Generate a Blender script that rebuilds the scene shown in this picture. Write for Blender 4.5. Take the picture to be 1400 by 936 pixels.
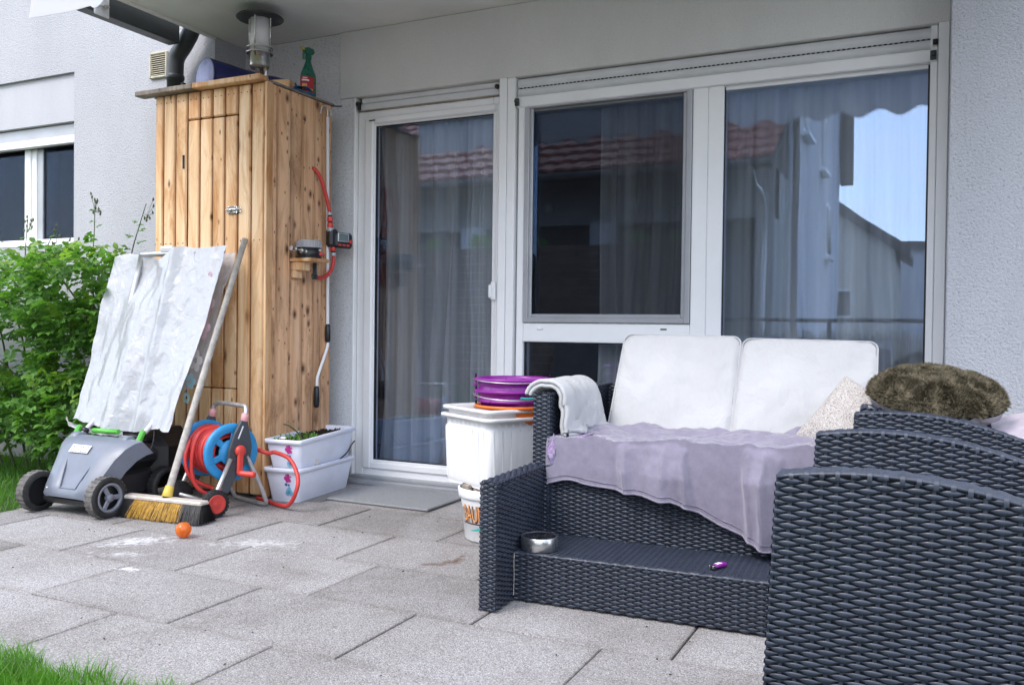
import bpy, bmesh, math, random, itertools
import numpy as np
from mathutils import Vector, Matrix, noise

random.seed(7); rng = np.random.default_rng(7)
sc = bpy.context.scene
for o in list(bpy.data.objects): bpy.data.objects.remove(o)
C = sc.collection
R_ = math.radians; PI = math.pi; sin, cos = math.sin, math.cos

# ------------------------------------------------------------------ camera
cd = bpy.data.cameras.new("camera"); cam = bpy.data.objects.new("camera", cd); C.objects.link(cam)
cd.sensor_width = 36; cd.lens = 1190.67/1400*36; cd.clip_start = .05; cd.clip_end = 1000
def cam_matrix(yaw, pit, rol, loc):
    f = Vector((sin(yaw)*cos(pit), cos(yaw)*cos(pit), sin(pit))); r = Vector((cos(yaw), -sin(yaw), 0)); u = r.cross(f)
    r2 = r*cos(rol)+u*sin(rol); u2 = -r*sin(rol)+u*cos(rol)
    return Matrix(((r2.x,u2.x,-f.x,loc[0]),(r2.y,u2.y,-f.y,loc[1]),(r2.z,u2.z,-f.z,loc[2]),(0,0,0,1)))
cam.matrix_world = cam_matrix(R_(-25.743), R_(-.886), R_(.694), (0,0,.87))
sc.camera = cam

# ------------------------------------------------------------------ world, sun, exposure
SUN_EL, SUN_AZ = R_(50), R_(205)      # azimuth clockwise from +y (towards the house)
w = bpy.data.worlds.new("World"); sc.world = w; w.use_nodes = True
nt = w.node_tree; nt.nodes.clear()
def nd(nt, t, **k):
    n = nt.nodes.new(t)
    for a, b in k.items():
        if a[0] == '_': setattr(n, a[1:], b)
        else: n.inputs[a.replace('__',' ')].default_value = b
    return n
out = nd(nt,'ShaderNodeOutputWorld'); bg = nd(nt,'ShaderNodeBackground', Strength=.15)
sky = nd(nt,'ShaderNodeTexSky', _sky_type='NISHITA', _sun_disc=False, _sun_elevation=SUN_EL, _sun_rotation=SUN_AZ, _air_density=1.0, _dust_density=1.5)
tc = nd(nt,'ShaderNodeTexCoord'); mp = nd(nt,'ShaderNodeMapping'); mp.inputs['Scale'].default_value = (1.4,1.4,5.0)
nz = nd(nt,'ShaderNodeTexNoise', Scale=2.6, Detail=7, Roughness=.55)
cr = nd(nt,'ShaderNodeValToRGB'); cr.color_ramp.elements[0].position=.40; cr.color_ramp.elements[1].position=.68
cr.color_ramp.elements[0].color=(.12,.12,.12,1)
mx = nd(nt,'ShaderNodeMix', _data_type='RGBA'); mx.inputs[7].default_value = (6.6,6.8,7.3,1)
L = nt.links.new
L(tc.outputs['Generated'], mp.inputs[0]); L(mp.outputs[0], nz.inputs['Vector']); L(nz.outputs[0], cr.inputs[0])
L(cr.outputs[0], mx.inputs[0]); L(sky.outputs[0], mx.inputs[6]); L(mx.outputs[2], bg.inputs[0]); L(bg.outputs[0], out.inputs[0])
sd = bpy.data.lights.new("sun",'SUN'); sun = bpy.data.objects.new("sun", sd); C.objects.link(sun)
sd.energy = .52; sd.angle = R_(16); sd.color = (1,.96,.9)
dv = Vector((sin(SUN_AZ)*cos(SUN_EL), cos(SUN_AZ)*cos(SUN_EL), sin(SUN_EL)))
sun.rotation_euler = dv.to_track_quat('Z','Y').to_euler()
sc.view_settings.view_transform = 'Standard'; sc.view_settings.look = 'None'; sc.view_settings.gamma = 1
sc.view_settings.exposure = 1.70
sc.render.engine = 'CYCLES'
sc.cycles.max_bounces = 10; sc.cycles.transparent_max_bounces = 16

# ------------------------------------------------------------------ mesh helpers
class MB:
    """collects geometry; build() makes ONE mesh object"""
    def __init__(s): s.v=[]; s.n=0; s.f=[]; s.m=[]; s.s=[]
    def add(s, vs, fs, mat=0, smooth=False):
        vs = np.asarray(vs, float).reshape(-1,3); s.v.append(vs)
        for f in fs: s.f.append([i+s.n for i in f])
        s.m += [mat]*len(fs); s.s += [smooth]*len(fs); s.n += len(vs); return s
    def grid(s, P, mat=0, smooth=True, cu=False, cv=False):
        P = np.asarray(P, float); a, b = P.shape[:2]
        I = np.arange(a*b).reshape(a,b)
        if cu: I = np.vstack([I, I[:1]])
        if cv: I = np.hstack([I, I[:,:1]])
        q = np.stack([I[:-1,:-1],I[1:,:-1],I[1:,1:],I[:-1,1:]],-1).reshape(-1,4)
        return s.add(P.reshape(-1,3), q.tolist(), mat, smooth)
    def box(s, lo, hi, ch=0, mat=0, M=None):
        lo = np.array(lo,float); hi = np.array(hi,float); c=(lo+hi)/2; h=(hi-lo)/2
        return s.cbox(c, h*2, ch, mat, M)
    def cbox(s, c, size, ch=0, mat=0, M=None):
        c = np.array(c,float); h = np.array(size,float)/2; ch = min(ch, h.min()*.9)
        if ch <= 0:
            V = np.array([[x,y,z] for x in(-1,1) for y in(-1,1) for z in(-1,1)])*h
            F = [(0,1,3,2),(4,6,7,5),(0,4,5,1),(2,3,7,6),(0,2,6,4),(1,5,7,3)]
        else:
            V=[];idx={}
            for sx in(-1,1):
                for sy in(-1,1):
                    for sz in(-1,1):
                        for a in range(3):
                            p=np.array([sx,sy,sz])*h
                            for b in range(3):
                                if b!=a: p[b]-= [sx,sy,sz][b]*ch
                            idx[sx,sy,sz,a]=len(V); V.append(p)
            V=np.array(V);F=[]
            for a in range(3):
                b,d=(a+1)%3,(a+2)%3
                for sg in(-1,1):
                    q=[]
                    for (u,v_) in((-1,-1),(1,-1),(1,1),(-1,1)):
                        k=[0,0,0];k[a]=sg;k[b]=u;k[d]=v_;q.append(idx[(*k,a)])
                    F.append(q if sg>0 else q[::-1])
                for u in(-1,1):
                    for v_ in(-1,1):   # edge along axis a, between faces b and d
                        k0=[0,0,0];k0[b]=u;k0[d]=v_;k0[a]=-1;k1=list(k0);k1[a]=1
                        q=[idx[(*k0,b)],idx[(*k1,b)],idx[(*k1,d)],idx[(*k0,d)]]
                        F.append(q if u*v_<0 else q[::-1])
            for sx in(-1,1):
                for sy in(-1,1):
                    for sz in(-1,1):
                        q=[idx[sx,sy,sz,a] for a in range(3)]
                        F.append(q if sx*sy*sz>0 else q[::-1])
        V = V if M is None else V@np.array(M.to_3x3()).T
        return s.add(V+c, F, mat)
    def tube(s, path, r, seg=10, caps=True, mat=0, closed=False):
        P=np.asarray(path,float); n=len(P); rr=np.broadcast_to(r,(n,)).astype(float)
        T=np.gradient(P,axis=0) if not closed else (np.roll(P,-1,0)-np.roll(P,1,0))
        T/=np.maximum(np.linalg.norm(T,axis=1,keepdims=True),1e-9)
        a=np.array([0,0,1.]) if abs(T[0][2])<.9 else np.array([1.,0,0]); N=np.cross(T[0],a); N/=np.linalg.norm(N)
        rings=[]
        for i in range(n):
            N=N-T[i]*(N@T[i]); N/=np.linalg.norm(N); B=np.cross(T[i],N)
            th=np.arange(seg)*2*PI/seg
            rings.append(P[i]+rr[i]*(np.cos(th)[:,None]*N+np.sin(th)[:,None]*B))
        s.grid(np.array(rings),mat,True,cu=closed,cv=True)
        if caps and not closed:
            b0=s.n-n*seg; s.f.append([b0+i for i in range(seg)][::-1]); s.f.append([b0+(n-1)*seg+i for i in range(seg)])
            s.m+=[mat]*2; s.s+=[False]*2
        return s
    def lathe(s, prof, c=(0,0,0), axis=(0,0,1), seg=32, mat=0, smooth=True, arc=2*PI):
        ax=Vector(axis).normalized(); q=Vector((0,0,1)).rotation_difference(ax).to_matrix()
        th=np.linspace(0,arc,seg,endpoint=arc<2*PI-1e-6)
        P=np.array([[[r*cos(t),r*sin(t),z] for t in th] for r,z in prof])
        P=P@np.array(q).T+np.array(c)
        return s.grid(P[::-1],mat,smooth,cv=arc>2*PI-1e-6)
    def prism(s, poly, y0, y1, mat=0, fn=None):
        """poly of (x,z), extruded from y0 to y1"""
        n=len(poly); V=[(x,y0,z) for x,z in poly]+[(x,y1,z) for x,z in poly]
        F=[list(range(n)),list(range(2*n-1,n-1,-1))]+[[(i+1)%n,i,n+i,n+(i+1)%n] for i in range(n)]
        if fn: V=[fn(p) for p in V]
        return s.add(V,F,mat)
    def build(s, name, mats, parent=None, world=True, kind=None, bevel=0):
        me=bpy.data.meshes.new(name); V=np.vstack(s.v) if s.v else np.zeros((0,3))
        if parent is not None and world: V=V-np.array(parent.location)
        me.vertices.add(len(V)); me.vertices.foreach_set('co',V.astype(np.float32).ravel())
        ls=np.array([len(f) for f in s.f],np.int32); st=np.concatenate([[0],np.cumsum(ls)[:-1]]).astype(np.int32)
        me.loops.add(int(ls.sum())); me.loops.foreach_set('vertex_index',np.fromiter(itertools.chain.from_iterable(s.f),np.int32))
        me.polygons.add(len(ls)); me.polygons.foreach_set('loop_start',st)
        me.polygons.foreach_set('material_index',np.array(s.m,np.int32)); me.polygons.foreach_set('use_smooth',np.array(s.s,bool))
        for m in (mats if isinstance(mats,(list,tuple)) else [mats]): me.materials.append(m)
        me.update(calc_edges=True); me.validate()
        if bevel:
            bm=bmesh.new(); bm.from_mesh(me); bmesh.ops.recalc_face_normals(bm,faces=bm.faces)
            es=[e for e in bm.edges if len(e.link_faces)==2 and e.calc_face_angle(0)>.5]
            bmesh.ops.bevel(bm,geom=es,offset=bevel,segments=2,profile=.5,affect='EDGES'); bm.to_mesh(me); bm.free()
        o=bpy.data.objects.new(name,me); C.objects.link(o)
        if parent is not None: o.parent=parent
        if kind: o['kind']=kind
        return o
def gridmesh(n): return np.linspace(0,1,n)
def smooth_path(pts, k=8, closed=False):
    P=[Vector(p) for p in pts]; n=len(P); o=[]
    for i in range(n if closed else n-1):
        p0=P[(i-1)%n] if closed or i>0 else P[0]; p1=P[i]; p2=P[(i+1)%n]; p3=P[(i+2)%n] if closed or i+2<n else P[-1]
        for j in range(k):
            t=j/k; o.append(.5*((2*p1)+(p2-p0)*t+(2*p0-5*p1+4*p2-p3)*t*t+(3*p1-p0-3*p2+p3)*t**3))
    if not closed: o.append(P[-1])
    return [tuple(p) for p in o]
def tag(o,label=None,cat=None,group=None,kind=None):
    for k,v in (('label',label),('category',cat),('group',group),('kind',kind)):
        if v: o[k]=v
    return o
def thing(name,loc,label,cat,group=None,rot=0):
    o=bpy.data.objects.new(name,None); C.objects.link(o); o.location=loc; o.rotation_euler=(0,0,rot); o.empty_display_size=.1
    return tag(o,label,cat,group)
def copy_thing(o,label=None):
    def cp(a,par=None):
        c=a.copy(); C.objects.link(c)
        if par: c.parent=par
        for ch in [k for k in kids.get(a.name,[])]: cp(ch,c)
        return c
    kids={}
    for k in bpy.data.objects:
        if k.parent: kids.setdefault(k.parent.name,[]).append(k)
    r=cp(o)
    if label: r['label']=label
    return r
def fbm(p, o=3):
    return noise.fractal(Vector(p),1.0,2.0,o,noise_basis='PERLIN_ORIGINAL')

# ------------------------------------------------------------------ materials
def base_mat(name):
    m=bpy.data.materials.new(name); m.use_nodes=True; nt=m.node_tree; b=nt.nodes['Principled BSDF']
    return m,nt,b
def ramp(nt,stops,inp):
    r=nd(nt,'ShaderNodeValToRGB'); e=r.color_ramp.elements
    while len(e)<len(stops): e.new(.5)
    for i,(p,c) in enumerate(stops): e[i].position=p; e[i].color=(*c,1) if len(c)==3 else c
    nt.links.new(inp,r.inputs[0]); return r
def mixc(nt,fac,a,b,mode='MIX'):
    m=nd(nt,'ShaderNodeMix',_data_type='RGBA',_blend_type=mode)
    for v,i in ((fac,0),(a,6),(b,7)):
        if hasattr(v,'links'): nt.links.new(v,m.inputs[i])
        else: m.inputs[i].default_value = v if i==0 else (*v,1)
    return m.outputs[2]
def coords(nt,kind='Object',scale=(1,1,1),rand=False):
    t=nd(nt,'ShaderNodeTexCoord'); mp=nd(nt,'ShaderNodeMapping'); mp.inputs['Scale'].default_value=scale
    if kind=='World':
        g=nd(nt,'ShaderNodeNewGeometry'); nt.links.new(g.outputs['Position'],mp.inputs[0])
    else: nt.links.new(t.outputs[kind],mp.inputs[0])
    if rand:
        oi=nd(nt,'ShaderNodeObjectInfo'); ml=nd(nt,'ShaderNodeVectorMath',_operation='SCALE'); cv=nd(nt,'ShaderNodeCombineXYZ')
        for i in range(3): nt.links.new(oi.outputs['Random'],cv.inputs[i])
        nt.links.new(cv.outputs[0],ml.inputs[0]); ml.inputs['Scale'].default_value=57.0
        ad=nd(nt,'ShaderNodeVectorMath',_operation='ADD'); nt.links.new(mp.outputs[0],ad.inputs[0]); nt.links.new(ml.outputs[0],ad.inputs[1])
        return ad.outputs[0]
    return mp.outputs[0]
def bump(nt,b,h,strength,dist,prev=None):
    n=nd(nt,'ShaderNodeBump',Strength=strength,Distance=dist); nt.links.new(h,n.inputs['Height'])
    if prev is not None: nt.links.new(prev.outputs[0],n.inputs['Normal'])
    nt.links.new(n.outputs[0],b.inputs['Normal']); return n
def tn(nt,vec,scale,detail=4,rough=.55,dist=0):
    n=nd(nt,'ShaderNodeTexNoise',Scale=scale,Detail=detail,Roughness=rough,Distortion=dist); nt.links.new(vec,n.inputs['Vector']); return n.outputs[0]
def P(name,col,rough=.5,metal=0,var=.12,vs=6,bs=0,bscale=200,bdist=.002,spec=.5,sheen=0,sss=0,coat=0,rvar=.1,world=False):
    m,nt,b=base_mat(name); v=coords(nt,'World' if world else 'Object')
    n=tn(nt,v,vs,6,.65); c2=tuple(max(0,x*(1-var*2)) for x in col); c3=tuple(min(1,x*(1+var)) for x in col)
    r=ramp(nt,[(.3,c2),(.7,c3)],n); nt.links.new(r.outputs[0],b.inputs['Base Color'])
    if rvar:
        mr=nd(nt,'ShaderNodeMapRange'); mr.inputs[3].default_value=max(.02,rough-rvar); mr.inputs[4].default_value=min(1,rough+rvar)
        nt.links.new(tn(nt,v,vs*3,5),mr.inputs[0]); nt.links.new(mr.outputs[0],b.inputs['Roughness'])
    else: b.inputs['Roughness'].default_value=rough
    b.inputs['Metallic'].default_value=metal; b.inputs['Specular IOR Level'].default_value=spec
    if sheen: b.inputs['Sheen Weight'].default_value=sheen
    if coat: b.inputs['Coat Weight'].default_value=coat
    if sss: b.inputs['Subsurface Weight'].default_value=sss; b.inputs['Subsurface Scale'].default_value=.01
    if bs: bump(nt,b,tn(nt,v,bscale,4,.6),bs,bdist)
    return m
M={}
# rough plaster: grains with gaps, weathered towards damp streaks
def stucco(name,col,grain,strength,dist,dirt=.25,pit=.12):
    m,nt,b=base_mat(name); v=coords(nt,'World')
    n1=tn(nt,v,grain,3,.55,.3); n0=tn(nt,v,grain*2.6,2,.5)
    h=nd(nt,'ShaderNodeMath',_operation='MULTIPLY_ADD'); nt.links.new(n0,h.inputs[0]); h.inputs[1].default_value=.35; nt.links.new(n1,h.inputs[2])
    r=ramp(nt,[(.48,tuple(c*(1-pit*2.6) for c in col)),(.56,tuple(c*(1-pit*.5) for c in col)),(.80,tuple(min(1,c*1.04) for c in col))],h.outputs[0])
    st=tn(nt,coords(nt,'World',(1,1,.35)),2.2,6,.65)
    wr=ramp(nt,[(.35,(1-dirt,1-dirt,1-dirt*.95)),(.62,(1,1,1))],st)
    c=mixc(nt,1.0,r.outputs[0],wr.outputs[0],'MULTIPLY')
    # splash dirt low on the wall, soot specks high up under the slab edge
    g=nd(nt,'ShaderNodeNewGeometry'); sp=nd(nt,'ShaderNodeSeparateXYZ'); nt.links.new(g.outputs['Position'],sp.inputs[0])
    zz=nd(nt,'ShaderNodeMath',_operation='MULTIPLY_ADD'); nt.links.new(st,zz.inputs[0]); zz.inputs[1].default_value=.5; nt.links.new(sp.outputs['Z'],zz.inputs[2])
    lo=ramp(nt,[(.22,(.72,.69,.64)),(.5,(1,1,1))],zz.outputs[0]); c=mixc(nt,1.0,c,lo.outputs[0],'MULTIPLY'); nt.links.new(c,b.inputs['Base Color'])
    b.inputs['Roughness'].default_value=.93; b.inputs['Specular IOR Level'].default_value=.15
    bump(nt,b,h.outputs[0],strength,dist); return m
M['stucco']=stucco('rough_plaster',(.525,.53,.555),105,.75,.009,.10)
M['niche_lightened']=stucco('niche_plaster_lightened',(.82,.82,.83),105,.6,.008,.07)  # same house plaster, colour lightened to offset the shade in the recess
M['smooth']=stucco('smooth_plaster',(.72,.715,.69),190,.4,.003,.08,.05)
M['panel']=stucco('panel_plaster',(.53,.535,.56),170,.3,.003,.08,.04)
M['soffit']=P('painted_concrete',(.84,.83,.80),.9,var=.05,vs=2.5,bs=.15,bscale=90,bdist=.002,world=True)
M['pvc']=P('white_window_plastic',(.86,.86,.86),.33,var=.025,vs=3,bs=.04,bscale=40)
M['shutter']=P('shutter_plastic',(.68,.69,.70),.42,var=.05,vs=5)
M['greyalu']=P('grey_aluminium',(.40,.41,.43),.4,var=.05,metal=.3)
M['rubber']=P('black_gasket',(.015,.015,.016),.6,var=.1)
M['darkgrey']=P('dark_grey_paint',(.045,.052,.055),.45,var=.1,vs=8)
M['steel']=P('brushed_steel',(.66,.66,.65),.30,metal=1,var=.1,vs=30)
M['chrome']=P('polished_steel',(.7,.7,.7),.16,metal=1,var=.05,vs=15)
M['alu']=P('dull_aluminium',(.62,.62,.62),.42,metal=.75,var=.08,vs=20)
M['beigeplastic']=P('aged_beige_plastic',(.60,.55,.42),.5,var=.12,vs=20)
def glass(name,r0=.16,dark=(1,1,1)):
    m,nt,b=base_mat(name); nt.nodes.remove(b); o=nt.nodes['Material Output']
    t=nd(nt,'ShaderNodeBsdfTransparent'); t.inputs[0].default_value=(*dark,1); g=nd(nt,'ShaderNodeBsdfGlossy',Roughness=0.0)
    g.inputs[0].default_value=(.54,.70,.97,1)
    lw=nd(nt,'ShaderNodeLayerWeight',Blend=.28); mr=nd(nt,'ShaderNodeMapRange'); mr.inputs[3].default_value=r0; mr.inputs[4].default_value=1
    v=coords(nt,'World',(1,1,1)); bp=nd(nt,'ShaderNodeBump',Strength=.02,Distance=.02); nt.links.new(tn(nt,v,2.3,2,.4),bp.inputs['Height']); nt.links.new(bp.outputs[0],g.inputs['Normal'])
    x=nd(nt,'ShaderNodeMixShader'); L=nt.links.new
    L(lw.outputs['Fresnel'],mr.inputs[0]); L(mr.outputs[0],x.inputs[0]); L(t.outputs[0],x.inputs[1]); L(g.outputs[0],x.inputs[2]); L(x.outputs[0],o.inputs[0]); return m
M['glass']=glass('double_glazing',.13,(.97,.98,.985))
M['glassdark']=glass('dark_window_glass',.05,(.5,.5,.55))
def veil(name,col,alpha,stripes=0,rough=.8):
    """thin cloth or plastic: part see-through, part diffuse and translucent"""
    m,nt,b=base_mat(name); nt.nodes.remove(b); o=nt.nodes['Material Output']; L=nt.links.new
    t=nd(nt,'ShaderNodeBsdfTransparent'); d=nd(nt,'ShaderNodeBsdfDiffuse'); d.inputs[0].default_value=(*col,1)
    s=nd(nt,'ShaderNodeBsdfTranslucent'); s.inputs[0].default_value=(*col,1); a=nd(nt,'ShaderNodeMixShader',Fac=.45); x=nd(nt,'ShaderNodeMixShader',Fac=alpha)
    L(d.outputs[0],a.inputs[1]); L(s.outputs[0],a.inputs[2]); L(t.outputs[0],x.inputs[1]); L(a.outputs[0],x.inputs[2]); L(x.outputs[0],o.inputs[0])
    if stripes:
        n=tn(nt,coords(nt,'Object',(1,1,.01)),stripes,3,.7); mr=nd(nt,'ShaderNodeMapRange'); mr.inputs[1].default_value=.35; mr.inputs[2].default_value=.65
        mr.inputs[3].default_value=alpha*.45; mr.inputs[4].default_value=min(1,alpha*1.6); L(n,mr.inputs[0]); L(mr.outputs[0],x.inputs[0])
    return m
M['curtain']=veil('sheer_curtain',(.95,.955,.94),.92,5)
M['mesh']=veil('insect_mesh',(.03,.03,.034),.24)
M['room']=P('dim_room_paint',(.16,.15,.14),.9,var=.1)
# timber: grain along z, knots, stains; every board gets its own offset
def wood(name,cols,knot,stain,grain=(26,26,1.1),kscale=(11,11,4.6),kw=.055,rough=.62,side=False):
    m,nt,b=base_mat(name); v=coords(nt,'Object',grain,True); vk=coords(nt,'Object',kscale,True)
    g=tn(nt,v,1.0,8,.62,.8); r=ramp(nt,[(.25,cols[0]),(.5,cols[1]),(.75,cols[2])],g)
    vo=nd(nt,'ShaderNodeTexVoronoi',_voronoi_dimensions='2D',Scale=1.0,Randomness=1.0)
    sx_=nd(nt,'ShaderNodeSeparateXYZ'); nt.links.new(vk,sx_.inputs[0]); cx_=nd(nt,'ShaderNodeCombineXYZ'); nt.links.new(sx_.outputs['Y' if side else 'X'],cx_.inputs[0]); nt.links.new(sx_.outputs['Z'],cx_.inputs[1]); nt.links.new(cx_.outputs[0],vo.inputs['Vector'])
    sz=nd(nt,'ShaderNodeSeparateColor'); nt.links.new(vo.outputs['Color'],sz.inputs[0]); szm=nd(nt,'ShaderNodeMath',_operation='MULTIPLY_ADD'); nt.links.new(sz.outputs[1],szm.inputs[0]); szm.inputs[1].default_value=1.6; szm.inputs[2].default_value=.35
    dm=nd(nt,'ShaderNodeMath',_operation='MULTIPLY'); nt.links.new(vo.outputs['Distance'],dm.inputs[0]); nt.links.new(szm.outputs[0],dm.inputs[1])
    kr=ramp(nt,[(kw*.45,(1,1,1)),(kw,(.55,.55,.55)),(kw*2.0,(0,0,0))],dm.outputs[0])
    gate=nd(nt,'ShaderNodeMath',_operation='GREATER_THAN'); sp=nd(nt,'ShaderNodeSeparateColor'); nt.links.new(vo.outputs['Color'],sp.inputs[0]); nt.links.new(sp.outputs[0],gate.inputs[0]); gate.inputs[1].default_value=.52
    km=nd(nt,'ShaderNodeMath',_operation='MULTIPLY'); nt.links.new(kr.outputs[0],km.inputs[0]); nt.links.new(gate.outputs[0],km.inputs[1])
    c=mixc(nt,km.outputs[0],r.outputs[0],knot)
    s=tn(nt,coords(nt,'Object',(7,7,1.6),True),1.0,6,.7,1.2); sr=ramp(nt,[(.46,(0,0,0)),(.68,(1,1,1))],s)
    c=mixc(nt,sr.outputs[0],c,stain)
    # weather stain creeping in from the long edges of each board
    tg=nd(nt,'ShaderNodeTexCoord'); sg_=nd(nt,'ShaderNodeSeparateXYZ'); nt.links.new(tg.outputs['Generated'],sg_.inputs[0]); sb=nd(nt,'ShaderNodeMath',_operation='SUBTRACT'); nt.links.new(sg_.outputs['Y' if side else 'X'],sb.inputs[0]); sb.inputs[1].default_value=.5
    ab=nd(nt,'ShaderNodeMath',_operation='ABSOLUTE'); nt.links.new(sb.outputs[0],ab.inputs[0]); en=nd(nt,'ShaderNodeMath',_operation='MULTIPLY_ADD'); nt.links.new(tn(nt,coords(nt,'Object',(3,3,2.2),True),1.0,5,.7),en.inputs[0]); en.inputs[1].default_value=.34; nt.links.new(ab.outputs[0],en.inputs[2])
    er=ramp(nt,[(.50,(1,1,1)),(.74,tuple(.30+.5*x for x in stain))],en.outputs[0]); c=mixc(nt,.9,c,er.outputs[0],'MULTIPLY')
    oi=nd(nt,'ShaderNodeObjectInfo'); rr=ramp(nt,[(0,(.88,.84,.80)),(.6,(1.0,.98,.97)),(1,(1.06,1.04,1.02))],oi.outputs['Random'])
    c=mixc(nt,1.0,c,rr.outputs[0],'MULTIPLY'); nt.links.new(c,b.inputs['Base Color'])
    b.inputs['Roughness'].default_value=rough; b.inputs['Specular IOR Level'].default_value=.35
    bump(nt,b,g,.35,.002); return m
M['wood']=wood('larch_board',((.62,.34,.145),(.86,.59,.335),(.91,.74,.51)),(.15,.06,.022),(.56,.27,.09))
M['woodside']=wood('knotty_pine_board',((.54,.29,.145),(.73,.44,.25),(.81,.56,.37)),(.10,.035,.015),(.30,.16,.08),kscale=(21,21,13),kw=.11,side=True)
M['woodold']=wood('weathered_board',((.22,.19,.16),(.40,.35,.30),(.5,.44,.37)),(.14,.1,.07),(.18,.15,.12))
M['fencewood']=wood('brown_fence_board',((.12,.08,.06),(.19,.13,.10),(.25,.18,.14)),(.03,.02,.015),(.05,.035,.03))
# exposed aggregate concrete slab
def slabmat():
    m,nt,b=base_mat('washed_concrete_slab'); v=coords(nt,'World'); L=nt.links.new
    vo=nd(nt,'ShaderNodeTexVoronoi',Scale=290,Randomness=1); L(v,vo.inputs['Vector'])
    sp=nd(nt,'ShaderNodeSeparateColor'); L(vo.outputs['Color'],sp.inputs[0])
    st=ramp(nt,[(0,(.21,.205,.205)),(.25,(.34,.335,.34)),(.75,(.415,.41,.415)),(1,(.56,.555,.56))],sp.outputs[0])
    gap=ramp(nt,[(.35,(1,1,1)),(.75,(.76,.74,.72))],vo.outputs['Distance']); c=mixc(nt,1.0,st.outputs[0],gap.outputs[0],'MULTIPLY')
    big=tn(nt,v,1.7,7,.65,.4); br=ramp(nt,[(.28,(.66,.63,.59)),(.48,(.92,.9,.88)),(.72,(1.1,1.09,1.09))],big); c=mixc(nt,1.0,c,br.outputs[0],'MULTIPLY')
    oi=nd(nt,'ShaderNodeObjectInfo'); rr=ramp(nt,[(0,(.82,.81,.80)),(.5,(.95,.945,.94)),(1,(1.07,1.07,1.07))],oi.outputs['Random']); c=mixc(nt,1.0,c,rr.outputs[0],'MULTIPLY')
    # dirt along the slab edges
    ob=coords(nt,'Object'); so=nd(nt,'ShaderNodeSeparateXYZ'); L(ob,so.inputs[0]); ed=[]
    for ax,lim in(('X',.272),('Y',.178)):
        ab=nd(nt,'ShaderNodeMath',_operation='ABSOLUTE'); L(so.outputs[ax],ab.inputs[0]); sb=nd(nt,'ShaderNodeMath',_operation='SUBTRACT'); L(ab.outputs[0],sb.inputs[0]); sb.inputs[1].default_value=lim; ed.append(sb)
    mxn=nd(nt,'ShaderNodeMath',_operation='MAXIMUM'); L(ed[0].outputs[0],mxn.inputs[0]); L(ed[1].outputs[0],mxn.inputs[1])
    en=nd(nt,'ShaderNodeMath',_operation='MULTIPLY_ADD'); L(tn(nt,v,11,5,.7),en.inputs[0]); en.inputs[1].default_value=.05; L(mxn.outputs[0],en.inputs[2])
    er=ramp(nt,[(.022,(1,1,1)),(.055,(.62,.58,.53))],en.outputs[0]); c=mixc(nt,.45,c,er.outputs[0],'MULTIPLY')
    # chalk powder swept over the slabs, and a brown spill: marks with a shape of their own
    def blob(cx,cy,ang,rx,ry,col,lo,hi,ns,c):
        mp=nd(nt,'ShaderNodeMapping',_vector_type='TEXTURE'); mp.inputs['Location'].default_value=(cx,cy,0); mp.inputs['Rotation'].default_value=(0,0,ang); mp.inputs['Scale'].default_value=(rx,ry,1)
        g=nd(nt,'ShaderNodeNewGeometry'); L(g.outputs['Position'],mp.inputs[0])
        sx=nd(nt,'ShaderNodeVectorMath',_operation='MULTIPLY'); L(mp.outputs[0],sx.inputs[0]); sx.inputs[1].default_value=(1,1,0)
        ln=nd(nt,'ShaderNodeVectorMath',_operation='LENGTH'); L(sx.outputs[0],ln.inputs[0])
        n=tn(nt,v,ns,6,.7,.5); a=nd(nt,'ShaderNodeMath',_operation='MULTIPLY_ADD'); L(n,a.inputs[0]); a.inputs[1].default_value=1.9; of=nd(nt,'ShaderNodeMath',_operation='SUBTRACT'); L(ln.outputs['Value'],of.inputs[0]); of.inputs[1].default_value=.62; L(of.outputs[0],a.inputs[2])
        r=ramp(nt,[(lo,(1,1,1)),(hi,(0,0,0))],a.outputs[0]); return mixc(nt,r.outputs[0],c,col)
    # factors: ramp positions stay within 0..1, so distances are scaled by the blob size
    c=blob(-2.87,2.50,.9,.42,.20,(.74,.74,.75),.18,.72,30,c)
    c=blob(-2.56,2.19,.35,.17,.062,(.86,.86,.86),.32,.70,34,c)
    c=blob(-2.42,2.69,.55,.60,.22,(.68,.68,.68),.06,.66,24,c)
    c=blob(-2.75,2.33,.5,.45,.13,(.66,.66,.66),.04,.58,26,c)
    c=blob(-1.63,2.78,.9,.22,.09,(.13,.075,.05),.30,.75,16,c)
    c=blob(-1.60,2.88,.2,.05,.18,(.15,.09,.06),.30,.75,20,c)
    L(c,b.inputs['Base Color']); b.inputs['Roughness'].default_value=.88; b.inputs['Specular IOR Level'].default_value=.2
    h=nd(nt,'ShaderNodeMath',_operation='MULTIPLY'); L(vo.outputs['Distance'],h.inputs[0]); h.inputs[1].default_value=-1
    bump(nt,b,h.outputs[0],.6,.004); return m
M['slab']=slabmat()
M['mat']=P('grey_felt_mat',(.27,.275,.285),.95,var=.12,vs=120,bs=.6,bscale=500,bdist=.003,world=True)
M['soil']=P('dark_soil',(.035,.022,.015),.95,var=.4,vs=60,bs=1,bscale=90,bdist=.02)
M['earth']=P('sandy_joint_earth',(.10,.085,.065),.95,var=.3,vs=20,world=True)
M['lawnbase']=P('lawn_soil',(.035,.055,.015),.95,var=.3,vs=10,world=True)
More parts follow.
